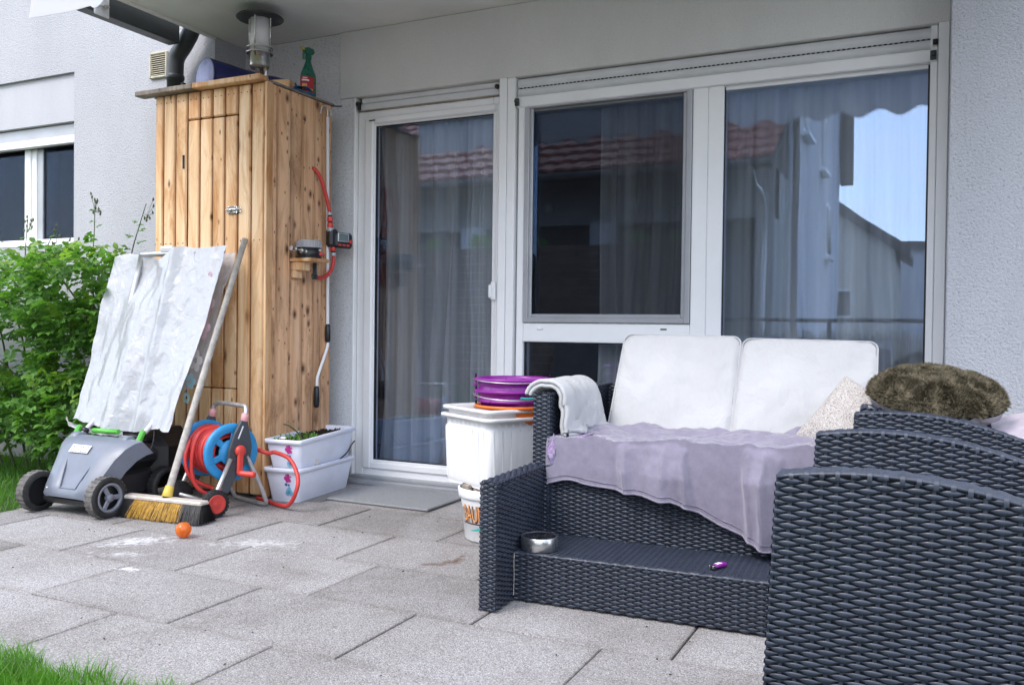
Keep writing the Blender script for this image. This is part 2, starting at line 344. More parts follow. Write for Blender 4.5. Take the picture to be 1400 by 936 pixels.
def leafmat(name,col,tr=.35,var=.35):
    m,nt,b=base_mat(name); nt.nodes.remove(b); o=nt.nodes['Material Output']; L=nt.links.new
    v=coords(nt,'World'); n=tn(nt,v,14,3,.6); r=ramp(nt,[(.25,tuple(c*(1-var) for c in col)),(.75,tuple(c*(1+var) for c in col))],n)
    d=nd(nt,'ShaderNodeBsdfPrincipled',Roughness=.45); d.inputs['Specular IOR Level'].default_value=.35; t=nd(nt,'ShaderNodeBsdfTranslucent'); x=nd(nt,'ShaderNodeMixShader',Fac=tr)
    L(r.outputs[0],d.inputs['Base Color']); y=mixc(nt,1.0,r.outputs[0],(1.3,1.5,.55),'MULTIPLY'); L(y,t.inputs[0])
    L(d.outputs[0],x.inputs[1]); L(t.outputs[0],x.inputs[2]); L(x.outputs[0],o.inputs[0]); return m
M['grass']=leafmat('grass_blade',(.10,.25,.03)); M['leaf']=leafmat('rose_leaf',(.115,.25,.05)); M['leafy']=leafmat('young_rose_leaf',(.22,.36,.07),.4)
M['stem']=P('green_stem',(.09,.11,.04),.6); M['hedge']=leafmat('hedge_leaf',(.03,.06,.02))
# wicker strand: fine ridges along the strand
def wicker(name,col):
    m,nt,b=base_mat(name); v=coords(nt,'Object'); n=tn(nt,v,30,4,.6)
    r=ramp(nt,[(.3,tuple(c*.75 for c in col)),(.7,tuple(c*1.25 for c in col))],n); nt.links.new(r.outputs[0],b.inputs['Base Color'])
    b.inputs['Roughness'].default_value=.36; b.inputs['Specular IOR Level'].default_value=.55
    wv=tn(nt,coords(nt,'Object',(6,6,900)),1.0,2,.5); bump(nt,b,wv,.35,.0006); return m
M['wicker']=wicker('dark_blue_grey_wicker',(.030,.038,.058)); M['core']=P('black_frame_core',(.008,.008,.010),.8)
M['white']=P('white_cushion_fabric',(.47,.47,.475),.9,var=.045,vs=3,bs=.35,bscale=420,bdist=.002,sheen=.1)
_m=M['white']; _n=_m.node_tree; _b=_n.nodes['Principled BSDF']; _l=_b.inputs['Normal'].links[0].from_node; bump(_n,_b,tn(_n,coords(_n,'Object',(7,7,3.2)),1.0,5,.6,1.5),.45,.03,_l)
M['seam']=P('cushion_seam',(.22,.22,.23),.9,var=.1)
M['pipe']=P('cushion_piping',(.44,.44,.45),.9,var=.03)
M['blanket']=P('lavender_fleece',(.235,.213,.278),.95,var=.09,vs=26,bs=.5,bscale=600,bdist=.002,sheen=.35)
M['lavpale']=P('pale_lavender_fleece',(.46,.40,.46),.95,var=.08,vs=20,bs=.4,bscale=500,sheen=.3)
M['satin']=P('grey_satin',(.22,.21,.24),.4,var=.1,vs=10)
M['fur']=P('olive_brown_fur',(.15,.125,.075),.75,var=.40,vs=70,rvar=0)
M['tagwhite']=P('white_paper',(.8,.8,.8),.7,var=.02)
M['black']=P('black_plastic',(.014,.014,.016),.38,var=.15,vs=12)
M['tyre']=P('black_rubber',(.022,.021,.021),.7,var=.35,vs=25,bs=.3,bscale=120)
M['tyredirty']=P('dusty_rubber_tread',(.15,.14,.13),.85,var=.35,vs=30,bs=.4,bscale=90)
M['mowgrey']=P('grey_mower_plastic',(.17,.19,.235),.36,var=.06,vs=9)
M['rimgrey']=P('grey_wheel_plastic',(.20,.21,.25),.4,var=.08)
M['green']=P('bright_green_plastic',(.10,.45,.05),.3,var=.06)
M['red']=P('red_hose_rubber',(.60,.045,.04),.42,var=.1,vs=14)
M['redplastic']=P('red_plastic',(.66,.06,.045),.35,var=.08)
M['pink']=P('faded_pink_plastic',(.70,.33,.34),.5,var=.08)
M['blue']=P('bright_blue_plastic',(.03,.27,.56),.34,var=.08)
M['reelgrey']=P('anthracite_plastic',(.06,.065,.075),.45,var=.12)
M['navy']=P('navy_vinyl',(.03,.035,.17),.45,var=.12); M['navyend']=P('pale_blue_vinyl',(.38,.42,.68),.5,var=.18,vs=14)
M['bottle']=P('green_bottle_plastic',(.01,.13,.085),.28,var=.08); M['trigger']=P('green_trigger_plastic',(.015,.16,.10),.4)
M['yellow']=P('yellow_plastic',(.70,.50,.08),.45,var=.1); M['redlabel']=P('red_label',(.45,.02,.03),.5,var=.1)
M['planter']=P('pale_grey_planter_plastic',(.82,.84,.94),.42,var=.05,vs=6)
M['purple']=P('purple_plastic',(.24,.012,.27),.30,var=.05,sss=.1); M['orange']=P('orange_plastic',(.85,.18,.02),.35)
M['white_pl']=P('white_bucket_plastic',(.80,.80,.80),.3,var=.03)
M['print_orange']=P('orange_print',(.85,.36,.11),.4,var=.15,vs=30); M['print_dark']=P('dark_print',(.06,.02,.015),.4); M['print_teal']=P('teal_print',(.04,.45,.42),.4)
M['magenta']=P('magenta_print',(.60,.05,.30),.5); M['cyan']=P('pale_cyan_print',(.25,.62,.80),.5); M['blueprint']=P('blue_print',(.06,.12,.40),.5)
M['bristle']=P('yellow_bristle',(.50,.27,.02),.6,var=.25,vs=60); M['bristledark']=P('brown_bristle',(.26,.13,.01),.6,var=.2,vs=60); M['bristleblack']=P('black_bristle',(.014,.013,.013),.55)
M['greywood']=P('grey_weathered_pole',(.42,.39,.35),.7,var=.18,vs=30); M['lightwood']=P('pale_broom_wood',(.55,.50,.44),.6,var=.12,vs=20)
M['lcd']=P('grey_green_display',(.16,.19,.17),.2)
M['tile']=P('red_roof_tile',(.26,.085,.06),.7,var=.25,vs=9,world=True); M['render']=P('white_house_render',(.62,.64,.68),.9,var=.05,vs=3,world=True)
M['cream']=P('cream_house_render',(.64,.60,.52),.9,var=.05,vs=3,world=True); M['darkroof']=P('dark_roof_tile',(.08,.07,.068),.8,var=.2)
M['dark']=P('dark_opening',(.02,.02,.022),.3); M['valance']=veil('white_awning_fabric',(.78,.78,.80),1.0)
M['greywall']=P('grey_garage_render',(.35,.35,.34),.9,var=.06,world=True); M['reed']=P('reed_stalk',(.40,.36,.27),.8,var=.3,vs=40)
def clearplastic(name,col,tr,rough):
    m,nt,b=base_mat(name); nt.nodes.remove(b); o=nt.nodes['Material Output']; L=nt.links.new
    p=nd(nt,'ShaderNodeBsdfPrincipled',Roughness=rough); p.inputs['Base Color'].default_value=(*col,1); s=nd(nt,'ShaderNodeBsdfTranslucent'); s.inputs[0].default_value=(*col,1); t=nd(nt,'ShaderNodeBsdfTransparent')
    a=nd(nt,'ShaderNodeMixShader',Fac=.15); x=nd(nt,'ShaderNodeMixShader',Fac=tr); L(p.outputs[0],a.inputs[1]); L(s.outputs[0],a.inputs[2]); L(a.outputs[0],x.inputs[1]); L(t.outputs[0],x.inputs[2]); L(x.outputs[0],o.inputs[0]); return m
M['tub']=clearplastic('milky_tub_plastic',(.97,.97,.97),.17,.3); M['clear']=clearplastic('clear_lid_plastic',(.55,.56,.58),.45,.15)
def bagmat(name,tr):
    m,nt,b=base_mat(name); L=nt.links.new; o=nt.nodes['Material Output']; v=coords(nt,'Object')
    b.inputs['Base Color'].default_value=(.53,.545,.565,1); b.inputs['Coat Weight'].default_value=.9; b.inputs['Coat Roughness'].default_value=.10; b.inputs['Roughness'].default_value=.3; b.inputs['Specular IOR Level'].default_value=.6
    n1=tn(nt,coords(nt,'Object',(24,24,17)),1,4,.5,1.4); bp=bump(nt,b,n1,.48,.014); bump(nt,b,tn(nt,v,60,3,.5,.8),.15,.003,bp)
    s=nd(nt,'ShaderNodeBsdfTranslucent'); s.inputs[0].default_value=(.8,.82,.86,1); x=nd(nt,'ShaderNodeMixShader',Fac=.3); L(b.outputs[0],x.inputs[1]); L(s.outputs[0],x.inputs[2])
    t=nd(nt,'ShaderNodeBsdfTransparent'); y=nd(nt,'ShaderNodeMixShader',Fac=tr); L(x.outputs[0],y.inputs[1]); L(t.outputs[0],y.inputs[2]); L(y.outputs[0],o.inputs[0]); return m
M['faintpink']=veil('faint_pink_print',(.80,.52,.62),.55); M['faintcyan']=veil('faint_cyan_print',(.35,.72,.82),.7); M['faintwhite']=veil('faint_white_print',(.85,.85,.85),.6)
M['bag']=bagmat('white_plastic_sheet',0.0); M['bagthin']=bagmat('thin_plastic_sheet',.45)
def amber():
    m,nt,b=base_mat('amber_glass'); b.inputs['Base Color'].default_value=(.95,.24,.03,1); b.inputs['Roughness'].default_value=.12
    b.inputs['Transmission Weight'].default_value=.55; b.inputs['IOR'].default_value=1.45; b.inputs['Subsurface Weight'].default_value=.3; b.inputs['Subsurface Radius'].default_value=(.05,.02,.005); return m
M['amber']=amber()
def knit():
    m,nt,b=base_mat('beige_flecked_weave'); v=coords(nt,'Object'); vo=nd(nt,'ShaderNodeTexVoronoi',Scale=330,Randomness=.5); nt.links.new(v,vo.inputs['Vector'])
    sp=nd(nt,'ShaderNodeSeparateColor'); nt.links.new(vo.outputs['Color'],sp.inputs[0]); n=tn(nt,v,9,4)
    r=ramp(nt,[(.0,(.22,.19,.17)),(.25,(.46,.42,.39)),(.8,(.60,.56,.53)),(1,(.70,.67,.65))],sp.outputs[0]); nt.links.new(r.outputs[0],b.inputs['Base Color'])
    b.inputs['Roughness'].default_value=.95; h=nd(nt,'ShaderNodeMath',_operation='MULTIPLY'); h.inputs[1].default_value=-1; nt.links.new(vo.outputs['Distance'],h.inputs[0]); bump(nt,b,h.outputs[0],.8,.004); return m
M['knit']=knit()
def checker():
    m,nt,b=base_mat('purple_check_fabric'); v=coords(nt,'Object'); ck=nd(nt,'ShaderNodeTexChecker',Scale=70); nt.links.new(v,ck.inputs['Vector'])
    n=tn(nt,v,30,2); r=ramp(nt,[(.4,(.24,.15,.30)),(.5,(.46,.42,.54)),(.62,(.14,.16,.40))],n)
    nt.links.new(mixc(nt,ck.outputs[1],r.outputs[0],(.30,.21,.35)),b.inputs['Base Color']); b.inputs['Roughness'].default_value=.9; return m
M['check']=checker()

# ================================================================== SETTING
g=MB(); g.box((-60,-60,-.30),(60,60,-.062)); g.build('ground',M['earth'],kind='structure')
# ---- patio of separate slabs (0.6 x 0.4 m), laid in rows along the house
patio=MB(); patio.box((-3.86,1.445,-.06),(1.6,4.06,-.035)); patio=patio.build('patio',M['earth'],kind='structure')
phase=[.197,.40,.591,.395,.59,.27,.45]
slabmeshes=[]
def slab_mesh(wd,dp):
    mb=MB(); mb.cbox((0,0,-.018),(wd-.0065,dp-.003,.036),.0025); o=mb.build('slab',M['slab']); me=o.data; bpy.data.objects.remove(o); return me
smesh={}
for k in range(7):
    y0=1.445+.4045*k; y1=min(y0+.4045,4.0); x=-3.85
    while x<1.5:
        ph=phase[k]; nx=(math.floor((x-ph)/.6+1e-4)+1)*.6+ph
        if nx-x<.05: nx+=.6
        nx=min(nx,1.55); key=(round(nx-x,3),round(y1-y0,3))
        if key not in smesh: smesh[key]=slab_mesh(*key)
        o=bpy.data.objects.new('slab',smesh[key]); C.objects.link(o); o.parent=patio
        o.location=((x+nx)/2,(y0+y1)/2,random.uniform(-.0022,.0012)); o.rotation_euler=(random.uniform(-.002,.002),random.uniform(-.002,.002),random.uniform(-.0015,.0015)); x=nx
# ---- lawn
lw=MB(); lw.box((-14,-12,-.061),(6,1.44,-.02)); lw.box((-14,1.44,-.0605),(-3.865,3.795,-.02)); lw.build('lawn',M['lawnbase'],kind='structure')
def grass_patch(n,xr,yr,h,wd,keep=None):
    x=rng.uniform(*xr,n); y=rng.uniform(*yr,n)
    if keep is not None:
        k=keep(x,y); x=x[k];y=y[k]
    n=len(x); a=rng.uniform(0,2*PI,n); hh=h*rng.uniform(.45,1.25,n); le=hh*rng.uniform(.1,.8,n); b=rng.uniform(0,2*PI,n); ww=wd*rng.uniform(.6,1.2,n)
    z0=-.03*np.ones(n); d=np.stack([np.cos(a),np.sin(a),0*a],1); e=np.stack([np.cos(b),np.sin(b),0*b],1); up=np.array([0,0,1.])
    base=np.stack([x,y,z0],1)
    p0=base-d*ww[:,None]; p1=base+d*ww[:,None]; m=base+up*hh[:,None]*.55+e*le[:,None]*.3; p2=m+d*ww[:,None]*.8; p3=m-d*ww[:,None]*.8; t=base+up*hh[:,None]+e*le[:,None]
    V=np.stack([p0,p1,p2,p3,t],1).reshape(-1,3); i=np.arange(n)*5
    return V,np.stack([i,i+1,i+2,i+3],1),np.stack([i+3,i+2,i+4],1)
mb=MB()
def edge(x,y): return y<1.475+.022*np.sin(x*23)+.015*np.sin(x*61)
for args in ((42000,(-3.4,-1.2),(.75,1.53),.075,.0017,edge),(9000,(-5.6,-3.83),(2.0,3.75),.075,.002,None),(5000,(-7,-3.4),(.6,1.52),.07,.0022,None),(3500,(-5.4,-3.835),(1.5,2.6),.07,.0022,None)):
    V,q,t=grass_patch(*args); mb.add(V,q.tolist()+t.tolist())
mb.build('grass',M['grass'],kind='stuff')
# fallen petals and grit
# ================================================================== HOUSE
house=thing('house',(-1.5,4.05,0),'white plastered house wall with a covered patio recess and glazed balcony door','house')
def part(name,mat,parent,fn,**k):
    mb=MB(); fn(mb); return mb.build(name,mat,parent,**k)
def bx(lo,hi,ch=0,mat=0): return lambda mb: mb.box(lo,hi,ch,mat)
part('wall',M['stucco'],house,lambda m:(m.box((-4.95,3.8,-.1),(-3.76,4.3,2.9)),m.box((-9,3.8,2.474),(-4.95,4.3,2.9)),m.box((-9,3.8,-.1),(-4.95,4.3,1.372)),m.box((-9,3.8,2.9),(-3.76,4.3,5.2))))
part('wall',M['niche_lightened'],house,lambda m:(m.box((-3.76,4.05,-.1),(-3.052,4.3,2.532)),m.box((-3.052,4.05,-.1),(-2.962,4.3,2.16))))
part('wall',M['stucco'],house,bx((.046,3.8,-.1),(3.2,4.3,5.2),.004))
part('wall_panel',M['panel'],house,bx((-9,3.822,2.170),(-4.95,4.3,2.474)))
part('lintel',M['smooth'],house,bx((-3.052,4.036,2.16),(.046,4.3,2.532),.003))
part('wall',M['stucco'],house,bx((-3.76,4.05,2.76),(.046,4.3,5.2)))
slab=part('balcony_slab',M['soffit'],house,bx((-3.785,3.08,2.533),(.55,4.05,2.755),.004))
part('drip_edge',M['soffit'],slab,bx((-3.775,3.09,2.519),(-3.748,3.80,2.5335),.003),world=False).location=(1.5,-4.05,0)
# interior shell behind the glass
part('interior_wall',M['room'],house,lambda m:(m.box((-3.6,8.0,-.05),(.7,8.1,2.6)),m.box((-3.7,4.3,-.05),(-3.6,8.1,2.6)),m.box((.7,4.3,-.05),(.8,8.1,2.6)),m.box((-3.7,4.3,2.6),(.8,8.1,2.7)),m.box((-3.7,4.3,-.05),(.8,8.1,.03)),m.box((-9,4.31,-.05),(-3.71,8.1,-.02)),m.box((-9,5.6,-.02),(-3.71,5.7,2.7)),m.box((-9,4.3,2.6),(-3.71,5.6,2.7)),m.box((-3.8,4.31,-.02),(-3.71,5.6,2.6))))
YF=4.062
def frame(mb,x0,x1,z0,z1,wd,y0,y1,ch=.004,mat=0,wl=None,wr=None,wb=None,wt=None):
    wl=wl or wd; wr=wr or wd; wb=wb or wd; wt=wt or wd
    mb.box((x0,y0,z0),(x0+wl,y1,z1),ch,mat); mb.box((x1-wr,y0,z0),(x1,y1,z1),ch,mat)
    mb.box((x0+wl-.001,y0+.0007,z1-wt),(x1-wr+.001,y1,z1),ch,mat); mb.box((x0+wl-.001,y0+.0007,z0),(x1-wr+.001,y1,z0+wb),ch,mat)
# ---- balcony door
door=part('balcony_door',M['pvc'],house,lambda m:frame(m,-2.945,-2.037,.035,2.082,.052,YF+.012,4.14))
part('door_sash',M['pvc'],door,lambda m:(frame(m,-2.895,-2.041,.075,2.045,.058,YF-.002,4.13,.008,wr=.026,wb=.042,wt=.04),frame(m,-2.838,-2.066,.116,2.006,.011,YF+.010,4.12,.003)),world=False).location=(1.5,-4.05,0)
def child(name,mat,parent,fn,**k):          # sub-part given in world coordinates
    o=part(name,mat,None,fn,**k); o.parent=parent
    p=parent; off=Vector((0,0,0))
    while p: off+=p.location; p=p.parent
    o.location=-off; return o
for o in list(bpy.data.objects):
    if o.name.startswith(('drip_edge','door_sash')): o.location=-Vector(house.location)
child('gasket',M['rubber'],door,lambda m:frame(m,-2.830,-2.075,.125,1.998,.006,YF+.016,4.10,0))
child('pane',M['glass'],door,bx((-2.834,YF+.022,.12),(-2.07,YF+.046,2.002)))
child('handle',M['pvc'],door,lambda m:(m.box((-2.078,YF-.022,1.02),(-2.050,YF-.006,1.115),.004),m.box((-2.085,YF-.034,1.03),(-2.068,YF-.02,1.10),.004)))
child('maker_label',M['darkgrey'],door,bx((-2.862,YF-.0045,2.022),(-2.822,YF-.0025,2.029)))
child('threshold',M['greyalu'],door,lambda m:(m.box((-2.955,3.985,.0),(-2.0,4.10,.022),.003),m.box((-2.95,4.035,.022),(-2.0,4.10,.040),.003)))
sh=part('roller_shutter',M['shutter'],house,lambda m:(m.box((-2.925,4.066,2.088),(-2.052,4.085,2.124),.004),m.box((-2.925,4.070,2.126),(-2.052,4.085,2.16),.006)))
child('end_stop',M['black'],sh,lambda m:(m.lathe([(0,0),(.012,0),(.012,.016),(0,.016)],(-2.932,4.058,2.123),(0,-1,0),12),m.box((-2.938,4.052,2.09),(-2.925,4.07,2.135),.002)))
child('end_stop',M['black'],sh,lambda m:m.lathe([(0,0),(.012,0),(.012,.016),(0,.016)],(-2.06,4.066,2.128),(0,-1,0),12))
part('guide_rail',M['pvc'],house,bx((-2.962,4.046,.03),(-2.948,4.10,2.16),.003))
part('dirt_seal',M['woodold'],house,bx((-2.94,4.066,2.082),(-2.04,4.08,2.0875)))
mul=part('mullion',M['pvc'],house,lambda m:(m.box((-2.0365,4.036,.03),(-1.9925,4.16,2.16),.003),m.box((-1.9905,4.039,.03),(-1.9465,4.16,2.16),.003)))
# ---- window with insect screen over a lower fixed light
win=part('window',M['pvc'],house,lambda m:(m.box((-1.936,YF-.004,.03),(-1.897,4.15,2.01),.004),m.box((-1.8965,YF-.002,.806),(-1.0285,4.15,.902),.004),m.box((-1.896,YF,.03),(-1.03,4.15,.13),.004),m.box((-1.896,YF+.02,1.985),(-1.03,4.15,2.03),.003)))
child('insect_screen',M['greyalu'],win,lambda m:(frame(m,-1.8955,-1.0305,.9045,2.02,.026,YF-.012,YF+.012,.003),frame(m,-1.872,-1.055,.928,2.02,.02,YF-.004,YF+.012,.004)))
child('screen_mesh',M['mesh'],win,bx((-1.853,YF+.006,.946),(-1.072,YF+.0075,2.01)))
child('pane',M['glass'],win,bx((-1.86,YF+.030,.93),(-1.06,YF+.052,2.01)))
child('pane',M['glass'],win,bx((-1.894,YF+.026,.125),(-1.03,YF+.048,.803)))
child('gasket',M['rubber'],win,lambda m:frame(m,-1.897,-1.029,.127,.8055,.006,YF+.018,YF+.028,0))
child('drain_cap',M['pvc'],win,bx((-1.815,YF-.009,.868),(-1.785,YF-.0015,.880),.002)); child('drain_slot',M['black'],win,bx((-1.17,YF-.0045,.874),(-1.14,YF-.0022,.880)))
part('mullion',M['pvc'],house,lambda m:(m.box((-1.0283,YF-.006,.03),(-.957,4.15,2.01),.003),m.box((-.956,YF-.004,.03),(-.884,4.15,2.01),.003)))
win2=part('window',M['pvc'],house,lambda m:(m.box((-.0265,YF-.010,.03),(.0015,4.15,2.16),.004),m.box((-.884,YF,.03),(-.0265,4.15,.13),.004),m.box((-.884,YF+.01,1.985),(-.0265,4.15,2.03),.003)))
child('pane',M['glass'],win2,bx((-.886,YF+.020,.12),(-.025,YF+.044,2.01)))
child('gasket',M['rubber'],win2,lambda m:(m.box((-.8855,YF+.008,.13),(-.879,YF+.019,2.0)),m.box((-.034,YF+.006,.13),(-.0262,YF+.019,2.0))))
part('guide_rail',M['pvc'],house,bx((.003,4.03,.03),(.0445,4.10,2.16),.003))
sh2=part('roller_shutter',M['shutter'],house,lambda m:m.box((-1.945,4.082,2.0),(.002,4.09,2.159)))
def slat(z0,z1,bulge,y=4.066):
    def f(m):
        n=7; pr=[(y-bulge*sin(PI*i/(n-1)),z0+(z1-z0)*i/(n-1)) for i in range(n)]
        V=[(-1.942,a,b) for a,b in pr]+[(-.001,a,b) for a,b in pr]+[(-1.942,y+.012,z0),(-1.942,y+.012,z1),(-.001,y+.012,z0),(-.001,y+.012,z1)]
        F=[[i+1,i,n+i,n+i+1] for i in range(n-1)]+[[0,2*n,2*n+2,n],[n-1,2*n-1,2*n+3,2*n+1]]
        m.add(V,F)
    return f
child('slat',M['shutter'],sh2,slat(2.107,2.152,.009)); child('slat',M['shutter'],sh2,slat(2.062,2.103,.009)); child('end_bar',M['pvc'],sh2,bx((-1.942,4.046,2.004),(-.001,4.08,2.058),.005))
child('slot_row',M['black'],sh2,lambda m:[m.box((-1.93+i*.021,4.0635,2.1025),(-1.93+i*.021+.012,4.068,2.1075)) for i in range(91)],kind='stuff')
for x in (-1.936,-.016): child('end_stop',M['darkgrey'],sh2,lambda m,x=x:(m.box((x-.012,4.034,2.012),(x+.012,4.047,2.05),.003),m.lathe([(0,0),(.009,0),(.009,.012),(0,.012)],(x,4.035,2.033),(0,-1,0),14)))
child('end_stop',M['black'],sh2,lambda m:m.lathe([(0,0),(.012,0),(.012,.02),(0,.02)],(.001,4.04,2.085),(-1,0,0),14))
# ---- window in the left wall
lw_=part('window',M['pvc'],house,lambda m:(m.box((-5.553,3.885,1.41),(-5.49,3.95,2.04),.005),m.box((-5.489,3.893,1.41),(-5.44,3.95,2.04),.005),m.box((-7.2,3.80,1.374),(-4.951,3.96,1.402),.003),m.box((-7.2,3.88,1.403),(-4.951,3.95,1.43),.003)))
child('sash',M['greyalu'],lw_,bx((-5.438,3.90,1.431),(-5.385,3.95,2.04),.004)); child('sash',M['greyalu'],lw_,bx((-4.968,3.90,1.431),(-4.951,3.95,2.04),.002))
child('pane',M['glassdark'],lw_,bx((-5.39,3.915,1.43),(-4.96,3.935,2.04))); child('pane',M['glassdark'],lw_,bx((-7.2,3.915,1.43),(-5.553,3.935,2.04)))
child('screen_mesh',M['mesh'],lw_,bx((-5.39,3.905,1.43),(-4.97,3.9065,2.04))); child('screen_mesh',M['mesh'],lw_,bx((-7.2,3.905,1.43),(-5.56,3.9065,2.04)))
sh3=part('roller_shutter',M['greyalu'],house,bx((-7.2,3.853,2.088),(-4.952,3.87,2.168),.006)); child('end_bar',M['pvc'],sh3,bx((-7.2,3.83,2.034),(-4.9515,3.87,2.086),.005))
# ---- vent grille
vent=part('vent_grille',M['beigeplastic'],house,lambda m:frame(m,-4.272,-4.126,2.345,2.500,.014,3.782,3.802,.004))
child('vent_back',M['dark'],vent,bx((-4.26,3.797,2.356),(-4.138,3.8005,2.488)))
for i in range(10):
    z=2.366+i*.0125
    child('louvre',M['beigeplastic'],vent,lambda m,z=z:m.cbox((-4.199,3.789,z),(.122,.012,.0035),.001,0,Matrix.Rotation(.6,3,'X')))
# ---- downpipe with elbow
dp=part('downpipe',M['darkgrey'],house,lambda m:(m.tube(smooth_path([(-3.83,3.70,2.63),(-3.84,3.70,2.55),(-3.90,3.70,2.47),(-3.955,3.70,2.41),(-3.965,3.70,2.34),(-3.965,3.70,2.28)],6),.047,18),m.tube([(-3.965,3.70,2.29),(-3.965,3.70,.0)],.046,18),m.lathe([(.05,0),(.052,.004),(.052,.02),(.05,.024)],(-3.965,3.70,2.285),(0,0,1),18)))
child('pipe_clamp',M['black'],dp,lambda m:(m.tube([(-3.92,3.70,2.24),(-3.89,3.705,2.24)],.008,8),m.box((-3.915,3.69,2.225),(-3.893,3.715,2.262),.003),m.box((-3.92,3.69,2.19),(-3.90,3.71,2.205),.002)))
# ================================================================== AWNING
aw=thing('awning',(-3.5,2.6,2.3),'white fabric awning drawn in under the balcony slab with scalloped edge','awning')
part('side_beam',M['darkgrey'],aw,bx((-3.93,2.55,2.452),(-3.845,3.622,2.60),.006))
part('bracket',M['shutter'],aw,lambda m:(m.prism([(-3.84+.0,2.50),(-3.84,2.55),(-3.79,2.55),(-3.79,2.47)],3.06,3.075),m.box((-3.842,3.055,2.435),(-3.832,3.145,2.60),.004)))
part('bolt',M['steel'],aw,lambda m:(m.tube([(-3.83,3.10,2.475),(-3.80,3.10,2.475)],.012,8),m.tube([(-3.80,3.10,2.475),(-3.785,3.10,2.475)],.007,8),m.tube([(-3.83,3.085,2.505),(-3.79,3.07,2.515)],.014,8)))
def val(m):
    n=220; x=np.linspace(-3.54,.55,n); zb=2.195+.022*np.cos((x+3.47)*2*PI/.226); zb[x<-3.16]=2.187+.0*x[x<-3.16]
    t=np.linspace(0,1,8)
    Pm=np.zeros((n,8,3))
    for j,tt in enumerate(t):
        yy=2.5+.012*np.sin(x*9)+.03*(1-tt)
        Pm[:,j]=np.stack([x,yy,zb*tt+2.42*(1-tt)],1)
    m.grid(Pm); Q=Pm.copy(); Q[:,:,1]+=.003; m.grid(Q[::-1])
part('valance',M['valance'],aw,val)
part('fabric',M['valance'],aw,lambda m:m.grid(np.array([[(x,2.53,2.42),(x,2.75,2.49),(x,2.98,2.56)] for x in np.linspace(-3.54,.55,30)])))
part('cassette',M['shutter'],aw,bx((-3.6,2.93,2.57),(.55,3.075,2.70),.02))
part('front_bar',M['shutter'],aw,bx((-3.54,2.505,2.40),(.55,2.545,2.44),.008))
# ================================================================== CURTAINS
def curtain(x0,x1,label,amp,wl,seed,y=4.24,z0=.06,z1=2.4):
    n=int((x1-x0)/.008); u=np.linspace(x0,x1,n); amp*=1.5; Pm=np.zeros((n,14,3))
    for j in range(14):
        t=j/13; z=z1+(z0-z1)*t
        ph=np.array([fbm((ux*2.1+seed,t*.8,seed))*2.5 for ux in u])
        Pm[:,j]=np.stack([u+.012*np.sin(ph*3),y+amp*np.sin(u*2*PI/wl+ph*2)+amp*.4*np.sin(u*2*PI/wl*2.3+ph),0*u+z],1)
    mb=MB(); mb.grid(Pm); o=mb.build('curtain',M['curtain']); tag(o,label,'curtain','sheer curtains behind the glazing'); return o
curtain(-2.88,-2.06,'sheer white curtain hanging behind the balcony door glass',.022,.13,1.3)
curtain(-2.30,-2.07,'narrow gathered curtain strip at the right edge of the door glass',.02,.07,4.2,4.20)
curtain(-1.55,-1.06,'sheer curtain bunched at the right half of the screened window',.022,.10,2.7)
curtain(-.92,.12,'sheer curtain filling the large right window behind the sofa',.018,.17,7.1)
# ================================================================== GARDEN SHED
shed=thing('garden_shed',(-3.4,3.65,0),'tall wooden tool cabinet of vertical pine boards in the patio corner','shed')
SX0,SX1,SY0,SY1,SZ=-3.768,-3.010,3.38,3.905,2.088
M['gap']=P('dark_stained_timber',(.085,.045,.025),.8)
part('carcass',M['gap'],shed,lambda m:m.box((SX0+.02,SY0+.022,.03),(SX1-.024,SY1-.01,SZ-.01)))
jx=[-3.768,-3.7076,-3.6198,-3.5329,-3.4459,-3.3593,-3.2746,-3.1864,-3.1001,-3.0126]
def board(m,lo,hi,ax=0):
    m.box(lo,hi,.005)
DX0,DX1,DZ1,DZ0=-3.5578,-3.188,1.939,.55
for i in range(9):
    a,b=jx[i]+.0042,jx[i+1]-.0042
    d=random.uniform(-.002,.001)
    def seg(z0,z1,a=a,b=b): child('board',M['wood'],shed,bx((a,SY0+d,z0),(b,SY0+.02,z1),.006))
    if b<DX0+.03 or a>DX1-.01: seg(.02,SZ-random.uniform(0,.004))
    else: seg(DZ1+.004,SZ-.002); seg(.02,DZ0-.004)
sdoor=part('door',M['gap'],shed,bx((DX0+.006,SY0+.0205,DZ0),(DX1-.006,SY0+.0235,DZ1)))
dj=[DX0,-3.5329,-3.4459,-3.3593,-3.2746,-3.188]
for i in range(5): child('board',M['wood'],sdoor,bx((dj[i]+(.003 if i==0 else .0042),SY0+.001,DZ0),(dj[i+1]-(.004 if i==4 else .0042),SY0+.02,DZ1-.002-random.uniform(0,.002)),.004))
child('hinge',M['darkgrey'],sdoor,lambda m:(m.tube([(-3.558,3.377,1.76),(-3.558,3.377,1.69)],.004,8),m.box((-3.556,3.378,1.69),(-3.550,3.3805,1.76),.001)))
child('bolt',M['chrome'],sdoor,lambda m:(m.box((-3.245,3.3725,1.437),(-3.185,3.380,1.477),.002),m.box((-3.183,3.3725,1.442),(-3.160,3.380,1.472),.002),m.tube([(-3.25,3.368,1.458),(-3.158,3.368,1.458)],.006,8),m.tube([(-3.225,3.368,1.458),(-3.225,3.352,1.445)],.004,8),[m.lathe([(0,0),(.005,0),(.004,.003),(0,.004)],(x,3.3725,z),(0,-1,0),8) for x in(-3.236,-3.195) for z in(1.443,1.471)]))
